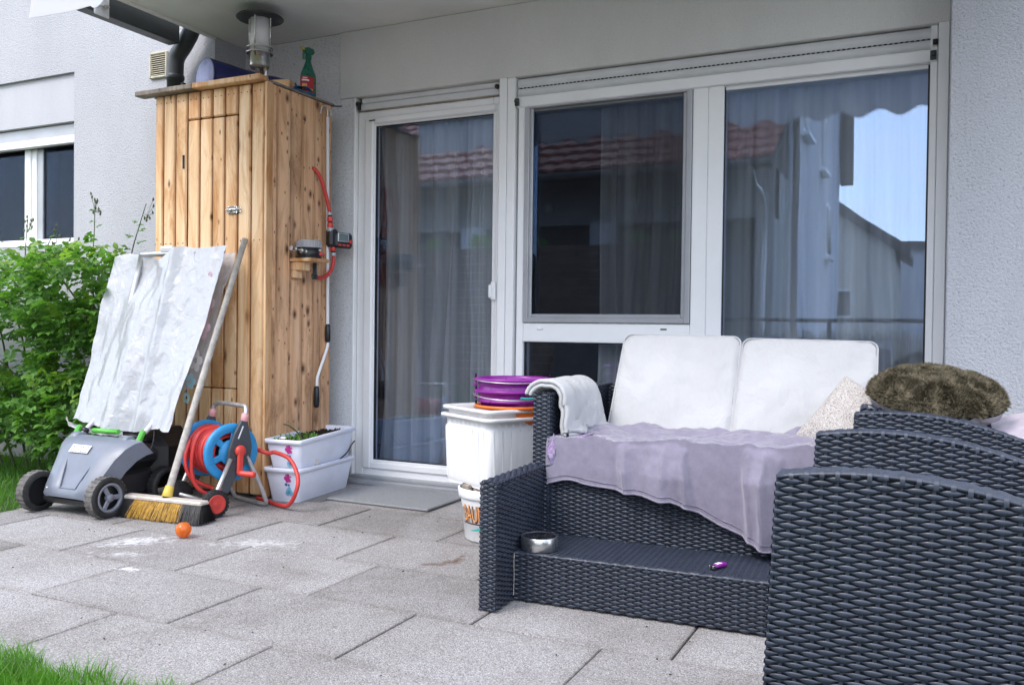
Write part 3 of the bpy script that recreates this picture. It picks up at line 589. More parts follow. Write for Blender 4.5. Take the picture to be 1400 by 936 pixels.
# corner strips
child('board',M['wood'],shed,bx((-3.0115,SY0-.002,.01),(-2.996,SY0+.045,SZ-.001),.003))
ys=[3.4275,3.456,3.559,3.658,3.754,3.823,SY1]
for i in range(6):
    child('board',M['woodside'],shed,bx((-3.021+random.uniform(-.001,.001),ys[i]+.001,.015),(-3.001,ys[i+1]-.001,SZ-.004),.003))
    child('bead',M['woodside'],shed,bx((-3.004,ys[i+1]-.006,.02),(-2.9995,ys[i+1]-.0015,SZ-.006),.0015)) if i<5 else None
part('nail_heads',M['darkgrey'],shed,lambda m:[m.lathe([(0,.0012),(.0028,.0008),(.0034,0)],((jx[i]+jx[i+1])/2+dx,SY0-.0015,z),(0,-1,0),8) for i in range(9) for dx in(-.018,.018) for z in(2.045,1.30,.12) if not(z==1.30 and DX0<jx[i]+.03<DX1)],kind='stuff')
roof=part('roof_board',M['woodold'],shed,lambda m:m.box((SX0-.04,SY0+.03,SZ),(SX1+.012,SY1+.02,SZ+.012),.002))
part('roof_edge',M['woodold'],shed,lambda m:m.box((-3.872,3.335,SZ+.0005),(-3.46,3.40,SZ+.027),.004))
part('roof_edge',M['wood'],shed,lambda m:m.cbox((-3.237,3.370,SZ+.0145),(.452,.066,.028),.004,0,Matrix.Rotation(.0,3,'Z')))
part('hook',M['black'],shed,lambda m:m.tube(smooth_path([(-3.02,3.905,2.088),(-2.98,3.92,2.085),(-2.955,3.93,2.085)],3),.004,8))
part('knot_hole',M['dark'],shed,lambda m:(m.lathe([(0,.0),(.010,.0)],(-2.9995,3.744,1.716),(1,0,0),12),m.lathe([(0,.0),(.010,.0)],(-2.9995,3.746,1.142),(1,0,0),12)))

# ---- lamp on the shed
lamp=thing('garden_lamp',(-3.20,3.55,SZ+.012),'steel garden lantern with wide flat cap standing on the shed top','lamp'); lx,ly,lz=-3.20,3.55,SZ+.012
part('cap',M['darkgrey'],lamp,lambda m:m.lathe([(0,.405),(.115,.385),(.122,.378),(.118,.374),(0,.380)],(lx,ly,lz),seg=40))
part('cage_bar',M['steel'],lamp,lambda m:[m.tube([(lx+.058*cos(a),ly+.058*sin(a),lz+.17),(lx+.058*cos(a),ly+.058*sin(a),lz+.38)],.004,8) for a in(.3,1.87,3.44,5.01)])
part('diffuser',M['tub'],lamp,lambda m:m.lathe([(0,.20),(.048,.20),(.048,.375),(0,.375)],(lx,ly,lz),seg=28))
part('ring',M['steel'],lamp,lambda m:[m.tube([(lx+.066*cos(a),ly+.066*sin(a),lz+z) for a in np.arange(28)*2*PI/28],.004,8,closed=True) for z in(.195,.222)])
part('socket',M['steel'],lamp,lambda m:m.lathe([(0,.115),(.045,.118),(.052,.13),(.052,.195),(.062,.197),(.062,.203),(0,.203)],(lx,ly,lz),seg=32))
part('stand',M['chrome'],lamp,lambda m:(m.tube([(lx-.012,ly,lz),(lx-.012,ly,lz+.12)],.014,14),m.tube([(lx+.07,ly-.01,lz),(lx+.035,ly,lz+.118)],.009,10),m.tube([(lx-.01,ly+.07,lz),(lx-.005,ly+.02,lz+.118)],.009,10)))
# ---- things on the shed top
rl=thing('rolled_bag',(-3.4,3.65,lz),'dark blue vinyl roll with pale end lying on the shed top behind the lamp','bag')
R0=Vector((-3.535,3.50,lz+.10)); RD=Vector((.30,.95,0)).normalized(); RS=Vector((RD.y,-RD.x,0))
def roll(m):
    n=26; Pm=[]
    for i in range(n):
        t=i/(n-1); r=.100-.010*t; c=R0+RD*(.53*t)
        Pm.append([tuple(c+RS*(r*cos(a)*1.03)+Vector((0,0,r*sin(a)*(1+.05*sin(6*t+2*a))+.004*fbm((t*9,cos(a)*3,sin(a)*3))-.01*t))) for a in np.arange(30)*2*PI/30])
    m.grid(np.array(Pm)[::-1],0,True,cv=True); m.f.append([m.n-30+i for i in range(30)]); m.m.append(0); m.s.append(False)
part('roll',M['navy'],rl,roll)
part('end_face',M['navyend'],rl,lambda m:m.lathe([(0,.016),(.05,.013),(.085,.006),(.099,-.004)],tuple(R0),tuple(-RD),28))
b1=MB(); b1.cbox((-3.10,3.62,lz+.03),(.10,.07,.058),.004,0,Matrix.Rotation(.3,3,'Z')); tag(b1.build('wood_block',M['wood']),'small wooden offcut beside the lamp foot on the shed top','block')
b2=MB()
b2.grid(np.array([[(-3.07+.09*u,3.60+.14*v+.02*sin(u*5),lz+.01+.035*sin(PI*v)*(1-u*.5)+.004*sin(9*u+7*v)) for v in gridmesh(14)] for u in gridmesh(10)])); b2.grid(np.array([[(-3.07+.09*u,3.60+.14*v,lz+.002) for v in gridmesh(3)] for u in gridmesh(3)])[::-1])
tag(b2.build('glove',M['blue']),'crumpled bright blue glove on the shed top edge','glove')
sp=thing('spray_bottle',(-2.985+.0,3.69,SZ+.012),'green spray bottle with red label standing on the shed top','bottle'); sx,sy,sz_=-3.030,3.735,SZ+.0125
def bottle(m):
    prof=[(0,0),(.98,0),(1,.008),(1,.095),(.93,.118),(.62,.15),(.38,.178),(.30,.20)]
    m.grid(np.array([[(sx+.044*r*cos(a)*.75,sy+.044*r*sin(a)*1.18,sz_+z) for a in np.arange(28)*2*PI/28] for r,z in prof])[::-1],0,True,cv=True)
part('body',M['bottle'],sp,bottle)
part('trigger',M['trigger'],sp,lambda m:(m.lathe([(.017,.195),(.017,.215),(.013,.222)],(sx,sy,sz_),seg=16),m.prism([(-.028,.222),(-.036,.246),(-.010,.256),(.026,.256),(.035,.240),(.018,.222)],-.012,.012,0,lambda p:(sx+p[1]*.9,sy+p[0]*1.15,sz_+p[2])),m.tube(smooth_path([(sx,sy-.026,sz_+.236),(sx,sy-.040,sz_+.215),(sx,sy-.038,sz_+.185)],4),.006,8)))
part('nozzle',M['yellow'],sp,lambda m:m.tube([(sx,sy-.038,sz_+.243),(sx,sy-.052,sz_+.243)],.009,10))
def lab(m,a0,a1,z0,z1,r=1.015):
    A=np.linspace(a0,a1,14); m.grid(np.array([[(sx+.044*r*cos(a)*.75,sy+.044*r*sin(a)*1.18,sz_+z) for z in (z0,z1)] for a in A]))
lb=part('label',M['redlabel'],sp,lambda m:lab(m,-2.1,.15,.012,.095)); child('label_print',M['tagwhite'],lb,lambda m:(lab(m,-1.55,-.55,.070,.078,1.03),lab(m,-1.4,-.75,.083,.088,1.03))); child('label_print',M['print_orange'],lb,lambda m:(lab(m,-1.5,-.8,.025,.055,1.03)))
child('label_print',M['yellow'],lb,lambda m:lab(m,-.45,-.1,.016,.032,1.03))

# ---- awning crank hanging on the shed side
ck=thing('awning_crank',(-2.985,3.86,1.2),'white awning crank rod with black grips hanging on the shed side','crank'); X=-2.985
part('hook',M['steel'],ck,lambda m:(m.tube(smooth_path([(X-.012,3.80,2.02),(X-.004,3.80,2.055),(X,3.825,2.065),(X,3.842,2.05),(X,3.845,2.00)],5),.005,8),m.tube(smooth_path([(X,3.845,2.05),(X+.004,3.865,2.045),(X+.002,3.87,2.02)],4),.004,8)))
part('rod',M['pvc'],ck,lambda m:(m.tube([(X,3.845,2.01),(X,3.862,.88)],.0085,12),m.tube(smooth_path([(X,3.863,.80),(X,3.862,.765),(X,3.83,.70),(X,3.79,.625),(X,3.775,.59),(X,3.773,.55)],6),.008,12)))
for z0,z1,y in((.885,.785,3.863),(.55,.435,3.772)): part('grip',M['black'],ck,lambda m,z0=z0,z1=z1,y=y:m.lathe([(0,0),(.010,0),(.0145,.012),(.016,(z0-z1)*.5),(.0135,(z0-z1)-.01),(.009,z0-z1),(0,z0-z1)],(X,y,z1),seg=16))
# ---- hose with water timer
wt=thing('water_timer',(-2.95,3.85,1.4),'black watering timer with display on a red hose at the shed side','timer')
part('hose',M['red'],wt,lambda m:m.tube(smooth_path([(-3.015,3.744,1.716),(-2.99,3.752,1.708),(-2.972,3.778,1.66),(-2.962,3.806,1.58),(-2.955,3.822,1.52),(-2.952,3.828,1.49)],7),.0105,12))
part('hose',M['red'],wt,lambda m:m.tube(smooth_path([(-2.952,3.868,1.255),(-2.953,3.862,1.21),(-2.958,3.84,1.165),(-2.972,3.80,1.136),(-2.992,3.76,1.134),(-3.015,3.746,1.142)],7),.0105,12))
for zc,y,seq in((1.49,3.828,[('greyalu',0,.018,.015),('rubber',.018,.024,.012),('redplastic',.024,.052,.0155),('rubber',.052,.057,.012),('redplastic',.057,.083,.0155),('greyalu',.083,.105,.017)]),(1.310,3.860,[('redplastic',-.002,.028,.0155),('rubber',.028,.036,.013),('greyalu',.036,.055,.0155)])):
    for nm,a,b,r in seq: part('coupling',M[nm],wt,lambda m,a=a,b=b,r=r,zc=zc,y=y:m.lathe([(0,0),(r*.92,0),(r,.003),(r,b-a-.003),(r*.92,b-a),(0,b-a)],(-2.952+(0),y+(a*.08),zc-b),seg=18))
TR=Matrix.Rotation(-.25,3,'Z')
def tb(m,c,s,ch,rot=0): m.cbox(np.array((-2.945,3.885,1.345))+np.array(TR@Vector(c)),s,ch,0,TR)
part('body',M['black'],wt,lambda m:(tb(m,(0,-.035,.008),(.055,.055,.098),.012),tb(m,(.012,.025,-.002),(.05,.125,.085),.014)))
part('bezel',M['steel'],wt,lambda m:tb(m,(.0365,.015,.012),(.004,.075,.048),.0015)); part('display',M['lcd'],wt,lambda m:tb(m,(.0385,.015,.012),(.003,.062,.037),.001))
for y in(-.012,.016,.044): part('button',M['redplastic'],wt,lambda m,y=y:tb(m,(.0375,y+.002,-.029),(.006,.02,.010),.002))
part('dial',M['redplastic'],wt,lambda m:m.lathe([(0,.012),(.008,.012),(.010,.006),(.010,0)],np.array((-2.945,3.885,1.345))+np.array(TR@Vector((.037,.062,-.008))),TR@Vector((1,0,0)),14))
# ---- pump with clear lid on a small bracket
pm=thing('micro_drip_unit',(-2.95,3.62,1.2),'round black drip unit with clear lid on a little wooden bracket','drip unit'); px_,py_=-2.935,3.635
part('bracket',M['wood'],pm,lambda m:(m.box((-2.999,3.56,1.205),(-2.86,3.71,1.222),.002),m.box((-2.999,3.57,1.16),(-2.93,3.64,1.2045),.003),m.box((-2.999,3.568,1.12),(-2.965,3.62,1.1595),.003)))
part('base',M['black'],pm,lambda m:(m.lathe([(0,0),(.068,0),(.068,.006),(.060,.010),(.060,.052),(.064,.056),(0,.056)],(px_,py_,1.2225),seg=36),m.box((px_-.03,py_+.045,1.235),(px_+.03,py_+.085,1.262),.010)))
part('lid',M['clear'],pm,lambda m:m.lathe([(.063,0),(.063,.034),(.058,.040),(0,.043)],(px_,py_,1.279),seg=36))
part('lid_rib',M['clear'],pm,lambda m:[m.box((px_+.063*cos(a)-.002,py_+.063*sin(a)-.002,1.281),(px_+.063*cos(a)+.002,py_+.063*sin(a)+.002,1.312),.0008) for a in np.arange(30)*2*PI/30])
part('valve',M['redplastic'],pm,lambda m:(m.lathe([(0,.014),(.010,.014),(.011,0)],(px_+.055,py_+.02,1.247),(1,.2,0),12),m.box((px_+.05,py_+.036,1.243),(px_+.068,py_+.05,1.250),.002)))
part('connector',M['steel'],pm,lambda m:(m.tube([(px_+.02,py_-.055,1.255),(px_+.02,py_-.14,1.262)],.006,10),m.tube([(px_+.02,py_-.055,1.255),(px_+.02,py_-.085,1.257)],.013,12),m.tube([(px_+.02,py_-.135,1.262),(px_+.02,py_-.165,1.264)],.012,10)))
part('sticker',M['tagwhite'],pm,lambda m:m.box((px_+.0605,py_+.005,1.262),(px_+.0625,py_+.02,1.270)))
part('strap',M['darkgrey'],pm,lambda m:(m.box((-2.94,3.672,1.13),(-2.915,3.680,1.205),.002),m.tube([(-2.94,3.676,1.13),(-2.915,3.676,1.13)],.012,12)))
# ================================================================== LAWNMOWER
mow=thing('lawnmower',(-3.52,2.9,0),'grey and black lawnmower with green clamps parked on the patio under a plastic sheet','lawnmower')
def wheel(cx,cy,r,wd,out_,rootm,dusty=True,spokes=True,tread=26):
    ty=part('wheel',[M['tyredirty'] if dusty else M['tyre'],M['tyre']],rootm,lambda m:(
        m.lathe([(r*.72,-wd/2),(r*.93,-wd/2),(r,-wd/2+.008)],(cx,cy,r),(out_,0,0),40,1),
        m.lathe([(r,-wd/2+.008),(r,wd/2-.008)],(cx,cy,r),(out_,0,0),40,0),
        m.lathe([(r,wd/2-.008),(r*.93,wd/2),(r*.72,wd/2),(r*.70,wd/2-.02)],(cx,cy,r),(out_,0,0),40,1),
        [m.cbox((cx-wd*.02*out_,cy+r*1.003*cos(a),r+r*1.003*sin(a)),(wd*.8,.010,.004),0,0,Matrix.Rotation(a-PI/2,3,'X')) for a in np.arange(tread)*2*PI/tread]))
    if spokes:
        child('rim',M['rimgrey'],ty,lambda m:(m.lathe([(r*.72,.0),(r*.72,.012),(r*.60,.012),(r*.57,0)],(cx+out_*(wd/2-.012),cy,r),(out_,0,0),36),m.lathe([(0,.014),(r*.17,.014),(r*.2,.008),(r*.2,-.01)],(cx+out_*(wd/2-.008),cy,r),(out_,0,0),24),
          [m.cbox((cx+out_*(wd/2-.006),cy+r*.38*cos(a),r+r*.38*sin(a)),(.010,r*.5,r*.24),.004,0,Matrix.Rotation(a,3,'X')) for a in(PI/2+.5,PI/2+.5+2*PI/3,PI/2+.5+4*PI/3)]))
        child('hub_back',M['dark'],ty,lambda m:m.lathe([(r*.72,0),(0,0)],(cx+out_*(wd/2-.03),cy,r),(out_,0,0),24))
    return ty
wheel(-3.330,2.725,.0925,.060,1,mow); wheel(-3.735,2.685,.0925,.060,-1,mow); wheel(-3.325,3.055,.092,.05,1,mow,False,False); wheel(-3.72,3.05,.092,.05,-1,mow,False,False)
# hood: cross-sections from the front lip up to the rear edge
def hood(m):
    secs=[]   # y, z, half width at top, half width low, sag
    for y,z,hw in((2.655,.085,.158),(2.650,.105,.160),(2.662,.135,.163),(2.70,.20,.172),(2.745,.265,.190),(2.785,.312,.215),(2.82,.334,.232),(2.86,.342,.235)):
        row=[]
        for t in np.linspace(-1,1,25):
            xx=hw*t; dz=-.012*abs(t)**4; rec=0
            if .08<(z-.085)/.26<.62:           # shallow recessed panel that narrows downwards
                k=.30+.35*(z-.085)/.26
                if abs(t)<k: rec=.019
                elif abs(t)<k+.08: rec=.008
            row.append((-3.515+xx,y+rec+ .02*abs(t)**3,z+dz))
        secs.append(row)
    G=np.array(secs); m.grid(G[:, ::-1])
    # sides
    for sgn in(0,-1):
        e=G[:,sgn]; low=e.copy(); low[:,1]+=.06; low[:,2]=np.maximum(low[:,2]-.06,.07); low[:,0]+=(.004 if sgn==-1 else -.004)
        S=np.stack([e,low],1); m.grid(S if sgn==-1 else S[::-1],0,True)
part('hood',M['mowgrey'],mow,hood)
part('hood_rib',M['mowgrey'],mow,lambda m:[m.tube(smooth_path([(-3.515+s*.05,2.658+.012,.125),(-3.515+s*.075,2.712,.20),(-3.515+s*.100,2.758,.268)],5),[.0035]*11,8) for s in(-1,1)]+[m.tube([(-3.565,2.670,.125),(-3.465,2.670,.125)],.0035,8)])
lb=part('sticker',M['tagwhite'],mow,lambda m:m.cbox((-3.545,2.760,.292),(.125,.0025,.042),.001,0,Matrix.Rotation(-.72,3,'X')))
child('sticker_marks',M['greyalu'],lb,lambda m:[m.cbox((-3.592+i*.016,2.7565+r*.016-.0006,.2935+r*.018-.0005),(.009,.003,.006),0,0,Matrix.Rotation(-.72,3,'X')) for r in(-.5,.5) for i in range(7) if (i*3+int(r*2))%4])
part('screw',M['steel'],mow,lambda m:[m.lathe([(0,.002),(.004,.0015),(.005,0)],(x,2.668,.118),(0,-1,.5),10) for x in(-3.65,-3.38)])
part('deck',M['black'],mow,lambda m:(m.box((-3.705,2.715,.055),(-3.35,3.02,.20),.03),m.box((-3.68,2.665,.05),(-3.355,2.73,.088),.012),m.box((-3.66,2.95,.06),(-3.40,3.26,.27),.05),m.box((-3.69,2.80,.19),(-3.33,3.05,.30),.04)))
part('grass_box',M['black'],mow,lambda m:(m.box((-3.70,3.02,.10),(-3.33,3.33,.34),.06),m.box((-3.66,2.98,.28),(-3.40,3.28,.36),.03)))
part('carry_handle',M['green'],mow,lambda m:m.tube([(-3.60,2.875,.362),(-3.43,2.875,.366)],.012,12))
for sx_,nm in((-3.735,0),(-3.345,1)):
    sg=1 if nm else -1
    part('pivot',M['mowgrey'],mow,lambda m,sx_=sx_,sg=sg:(m.lathe([(0,.03),(.032,.028),(.036,.02),(.036,-.03),(0,-.03)],(sx_-sg*.03,2.875,.315),(sg,0,0),24)))
    tu=part('handle_tube',M['alu'],mow,lambda m,sx_=sx_:m.tube(smooth_path([(sx_,2.86,.262),(sx_,2.93,.34),(sx_,3.02,.43),(sx_,3.10,.62),(sx_,3.27,1.235)],4),.0135,12))
    child('clamp',M['green'],tu,lambda m,sx_=sx_,sg=sg:(m.cbox((sx_+sg*.022,2.905,.338),(.022,.030,.085),.008,0,Matrix.Rotation(-.55,3,'X')),m.lathe([(0,.01),(.018,.008),(.020,-.004),(0,-.006)],(sx_+sg*.03,2.885,.312),(sg,0,0),16)))
    child('collar',M['black'],tu,lambda m,sx_=sx_:m.lathe([(.0145,-.012),(.018,-.01),(.018,.01),(.0145,.012)],(sx_,2.935,.348),(0,.62,.78),14))
part('handle_bar',M['alu'],mow,lambda m:(m.tube([(-3.735,3.27,1.235),(-3.345,3.27,1.235)],.0135,12),m.box((-3.60,3.255,1.235),(-3.50,3.30,1.275),.012)))
part('cable',M['black'],mow,lambda m:m.tube(smooth_path([(-3.335,3.00,.40),(-3.315,2.97,.30),(-3.325,2.93,.25),(-3.37,2.91,.235)],6),.004,8))
# ---- sheet over the handle
shx=thing('plastic_sheet',(-3.55,3.1,.4),'shiny white plastic bag pulled over the lawnmower handle','sheet')
def bag(m,back=False):
    nu,nv=64,84
    TL,TR_,BL,BR=[np.array(p,float) for p in((-3.935,3.262,1.222),(-3.150,3.262,1.265),(-3.905,2.992,.375),(-3.185,2.975,.365))]
    if back: TL,TR_,BL,BR=[np.array(p,float) for p in((-3.60,3.335,1.235),(-3.165,3.335,1.235),(-3.55,3.10,.42),(-3.165,3.13,.60))]
    G=np.zeros((nu,nv,3))
    for i in range(nu):
        u=i/(nu-1)
        for j in range(nv):
            v=j/(nv-1); p=(TL*(1-u)+TR_*u)*(1-v)+(BL*(1-u)+BR*u)*v
            if not back:
                # the rim sags between the bar and the free corners; long folds run down from the bar
                notch=math.exp(-((u-.42)/.09)**2)*.035-.012*math.exp(-((u-.08)/.08)**2)+.020*math.exp(-((u-.62)/.08)**2)*-1
                p[2]-=notch*(1-v)**3
                d=.030*math.exp(-((u-.10)/.10)**2)*(1-v)+.05*math.exp(-((u-.36+.10*v)/.13)**2)*math.exp(-((v-.13)/.14)**2)*1.0
                d+=-.034*math.exp(-((u-.60-.05*v)/.035)**2)*(1-.55*v)-.018*math.exp(-((u-.42)/.05)**2)*v+.020*sin(u*9+v*2)*v*.6
                d+=-.04*math.exp(-((u-.97)/.05)**2)*(v-.4)
                d+=.016*fbm((u*5,v*2.2,1.7),4)+.0055*fbm((u*13,v*8,5.1),3)
                e=.012*fbm((v*5,3.3,u*.5),3)
                p[0]+=e*(abs(u-.5)*2)**6; p[2]+=.014*fbm((u*6,9.2,0),3)*v**12+ (.012*sin(u*7+1)*v**8)
                p[1]+=d-.02*sin(PI*u)*.6; p[2]+=d*.25
            else: p[1]+=.012*fbm((u*4,v*4,8.8),3); p[0]+=.02*fbm((v*4,1.2,0),2)*u
            G[i,j]=p
    m.grid(G); Q=G.copy(); Q[:,:,1]+=.0012; m.grid(Q[::-1]); return G
part('front_layer',M['bag'],shx,bag); bl=part('back_layer',M['bagthin'],shx,lambda m:bag(m,True))
part('hem_strip',M['bag'],shx,lambda m:m.grid(np.array([[(-3.91+.40*u+.0,2.965-.02*sin(PI*u)+.006*fbm((u*8,v,2.)),.385-.032*u+ .02*(u<.05)-.022*v-.012*sin(u*3)) for v in gridmesh(5)] for u in gridmesh(40)])))
def flower(m,c,r,n=5):
    for k in range(n):
        a=k*2*PI/n; q=(c[0]+r*.75*cos(a),c[1]-.004,c[2]+r*.95*sin(a)); m.grid(np.array([[(q[0]+rr*r*.5*cos(b),q[1]-.0005*rr,q[2]+rr*r*.6*sin(b)) for b in np.arange(12)*2*PI/12] for rr in(.05,1)]),0,True,cv=True)
for c,r,mm in(((-3.205,3.20,.98),.042,'faintpink'),((-3.195,3.165,.86),.040,'faintpink'),((-3.20,3.125,.70),.036,'faintwhite'),((-3.22,3.115,.60),.026,'faintcyan'),((-3.215,3.225,1.09),.030,'faintpink'),((-3.235,3.105,.52),.020,'faintcyan')): child('flower_print',M[mm],bl,lambda m,c=c,r=r:flower(m,c,r))
# ================================================================== BROOM
br=thing('broom',(-3.09,2.85,0),'broom with grey pole leaning on the wooden cabinet and yellow and black bristles','broom')
part('pole',M['greywood'],br,lambda m:m.tube([(-3.1158,3.362,1.305),(-3.10,3.08,.65),(-3.093,2.872,.14)],[.0145,.0150,.0165],14))
part('ferrule',M['yellow'],br,lambda m:m.lathe([(.021,0),(.0235,.004),(.019,.05),(.0175,.05)],(-3.092,2.852,.095),(-.01,.35,.92),16))
part('socket',M['black'],br,lambda m:m.tube([(-3.092,2.840,.07),(-3.092,2.853,.10)],.018,12))
BA,BB=np.array((-3.315,2.826,.085)),np.array((-2.872,2.862,.085)); BD=(BB-BA)/np.linalg.norm(BB-BA); BN=np.array((-BD[1],BD[0],0)); Bang=math.atan2(BD[1],BD[0])
part('head',M['lightwood'],br,lambda m:m.cbox((BA+BB)/2,(np.linalg.norm(BB-BA),.058,.02),.006,0,Matrix.Rotation(Bang,3,'Z')))
def bristles(m,u0,u1,n,side):
    k=rng.uniform(u0,u1,n); s=rng.uniform(-.027,.027,n)
    V=[];F=[]
    for a,b in zip(k,s):
        p=BA+BD*a+BN*b; p[2]=.078; fl=b*1.25+ rng.uniform(-.012,.006); q=BA+BD*(a+(a-.22)*.10+rng.uniform(-.012,.012))+BN*(b+fl-.010); q[2]=rng.uniform(.001,.012)
        mid=(p+q)/2; mid[2]+=.006; w_=.0013; i=len(V)
        V+=[p-BD*w_,p+BD*w_,mid+BD*w_,mid-BD*w_,q+BD*w_*.6,q-BD*w_*.6]; F+=[[i,i+1,i+2,i+3],[i+3,i+2,i+4,i+5]]
    m.add(V,F,[0,0][0])
part('bristles',M['bristle'],br,lambda m:bristles(m,.075,.345,2600,1),kind='stuff'); part('bristles',M['bristledark'],br,lambda m:bristles(m,.072,.35,900,1),kind='stuff'); part('bristles',M['bristleblack'],br,lambda m:bristles(m,.03,.38,500,1),kind='stuff'); part('bristles',M['bristleblack'],br,lambda m:(bristles(m,.0,.075,1500,1),bristles(m,.345,.445,2200,1)),kind='stuff')
# ================================================================== HOSE REEL
ra=Vector((.960,-.280,0)).normalized(); rb=Vector((.280,.960,0)).normalized()
reel=thing('hose_reel',(-3.06,3.10,0),'blue garden hose reel cart wound with red hose beside the lawnmower','hose reel')
RC=Vector((-2.945,3.095,.277))       # centre of the right disc
def rp(a,b,z): v=RC+ra*a+rb*b; return (v.x,v.y,z)
def disc(m,a0,sg):
    r=.136; ax=tuple(ra*sg); c=rp(a0,0,.277)
    m.lathe([(r*.70,.006),(r*.80,.010),(r*.96,.012),(r,.006),(r,-.008),(r*.96,-.010),(r*.80,-.006),(r*.70,-.006),(r*.70,.006)],c,ax,56)
    m.lathe([(0,.008),(r*.42,.008),(r*.44,.004),(r*.44,-.008),(0,-.008)],c,ax,36)
    for k in range(6):
        th=k*PI/3+.35; q=Vector(c)+rb*(cos(th)*r*.57)+Vector((0,0,1))*(sin(th)*r*.57)
        Mx=Matrix((rb*cos(th)+Vector((0,0,sin(th))), -rb*sin(th)+Vector((0,0,cos(th))), ra)).transposed()
        m.cbox(q,(r*.34,r*.22,.010),.003,0,Mx)
        q2=Vector(c)+rb*(cos(th)*r*.84)+Vector((0,0,1))*(sin(th)*r*.84); m.cbox(q2+ra*sg*.006,(r*.20,.006,.012),.001,0,Mx)
part('disc',M['blue'],reel,lambda m:disc(m,0,1)); part('disc',M['blue'],reel,lambda m:disc(m,-.235,-1))
part('drum',M['reelgrey'],reel,lambda m:m.tube([rp(-.23,0,.277),rp(-.005,0,.277)],.055,28))
def coil(m):
    pts=[]
    for layer,(r0,n) in enumerate(((.071,9),(.088,9),(.104,8))):
        N=int(n*26)
        for i in range(N):
            t=i/N; a=-.222+.205*(t if layer%2==0 else 1-t); th=t*n*2*PI
            r=r0+.004*sin(th*.5+layer)+.002*sin(th*1.3)
            pts.append(rp(a,r*cos(th),.277+r*sin(th)))
    m.tube(pts,.0098,8)
ho=part('hose',M['red'],reel,coil)
child('hose',M['red'],ho,lambda m:m.tube(smooth_path([rp(-.15,.02,.385),rp(-.135,-.085,.36),rp(-.13,-.125,.25),rp(-.12,-.115,.13),rp(-.09,-.05,.075),rp(-.06,.03,.12)],8),.0098,10))
child('hose',M['red'],ho,lambda m:m.tube(smooth_path([rp(-.19,-.10,.33),rp(-.175,-.135,.24),rp(-.15,-.115,.15),rp(-.11,-.03,.10)],8),.0098,10))
child('hose',M['red'],ho,lambda m:m.tube(smooth_path([rp(-.08,.12,.30),rp(.03,.17,.262),(-2.84,3.28,.262),(-2.74,3.27,.235),(-2.665,3.235,.16),(-2.665,3.215,.085),(-2.72,3.235,.028),(-2.80,3.27,.013),(-2.90,3.31,.012),(-3.02,3.36,.012)],8),.0098,10))
# side frame, legs, handle
def strut(m,pts,wd,th,a0):
    for (b0,z0),(b1,z1) in zip(pts[:-1],pts[1:]):
        d=Vector(rp(a0,b1,z1))-Vector(rp(a0,b0,z0)); l=d.length; d.normalize(); n=ra.cross(d)
        m.cbox((Vector(rp(a0,b0,z0))+Vector(rp(a0,b1,z1)))/2,(l+wd*.4,wd,th),.006,0,Matrix((d,n,ra)).transposed())
def sideframe(m,a0):
    poly=[(.030,.430),(.062,.425),(.085,.30),(.075,.245),(.01,.18),(-.035,.095),(-.068,.105),(-.045,.20),(-.035,.29),(-.005,.37)]
    n=len(poly); V=[]
    for da in(-.009,.009):
        for b,z in poly: V.append(rp(a0+da,b,z))
    m.add(V,[list(range(n))[::-1],list(range(n,2*n))]+[[i,(i+1)%n,n+(i+1)%n,n+i] for i in range(n)])
fr=part('side_frame',M['reelgrey'],reel,lambda m:sideframe(m,.034),bevel=.004); part('side_frame',M['reelgrey'],reel,lambda m:sideframe(m,-.262),bevel=.004)
child('maker_mark',M['tagwhite'],fr,lambda m:strut(m,[(.012,.345),(.036,.40)],.007,.002,.0437))
part('handle',M['alu'],reel,lambda m:m.tube(smooth_path([rp(.034,.047,.43),rp(.034,.055,.465),rp(.020,.062,.487),rp(-.02,.064,.492),rp(-.20,.064,.492),rp(-.245,.062,.485),rp(-.262,.055,.465),rp(-.262,.047,.43)],6),.0105,12))
for a0 in(.034,-.262): part('handle_joint',M['pink'],reel,lambda m,a0=a0:m.lathe([(.0125,0),(.017,.003),(.017,.035),(.0125,.038)],rp(a0,.046,.422),tuple(Vector((0,0,1))+rb*.2),16))
for a0 in(.046,-.272): part('leg',M['alu'],reel,lambda m,a0=a0:m.tube([rp(a0,-.028,.255),rp(a0,-.115,.075)],.010,10))
part('foot_frame',M['alu'],reel,lambda m:m.tube(smooth_path([rp(.035,.06,.26),rp(.035,.13,.12),rp(.035,.165,.035),rp(.02,.172,.016),rp(-.02,.172,.012),rp(-.20,.172,.012),rp(-.25,.172,.016),rp(-.262,.165,.035),rp(-.262,.06,.26)],6),.010,10))
part('axle',M['alu'],reel,lambda m:m.tube([rp(-.30,-.118,.062),rp(.06,-.118,.062)],.010,12))
def rwheel(a0,sg):
    c=rp(a0,-.118,.062); ax=tuple(ra*sg)
    wl=part('wheel',M['tyre'],reel,lambda m:(m.lathe([(.042,.0),(.055,.0),(.062,-.006),(.062,-.030),(.055,-.036),(.0,-.036)],c,ax,40),[m.cbox(Vector(c)-Vector(ax)*.018+rb*(.0622*cos(t))+Vector((0,0,.0622*sin(t))),(.004,.010,.030),0,0,Matrix((rb*cos(t)+Vector((0,0,sin(t))),-rb*sin(t)+Vector((0,0,cos(t))),ra)).transposed()) for t in np.arange(22)*2*PI/22]))
    child('rim',M['redplastic'],wl,lambda m:(m.lathe([(0,.002),(.008,.004),(.012,.001),(.036,.001),(.042,.004),(.0445,-.003)],c,ax,32)))
rwheel(.085,1); rwheel(-.285,-1)
cr_=part('crank',M['redplastic'],reel,lambda m:(m.lathe([(0,.020),(.020,.020),(.026,.014),(.026,0),(0,0)],rp(.044,.018,.288),tuple(ra),24),strut(m,[(.016,.285),(.010,.185)],.030,.016,.058)))
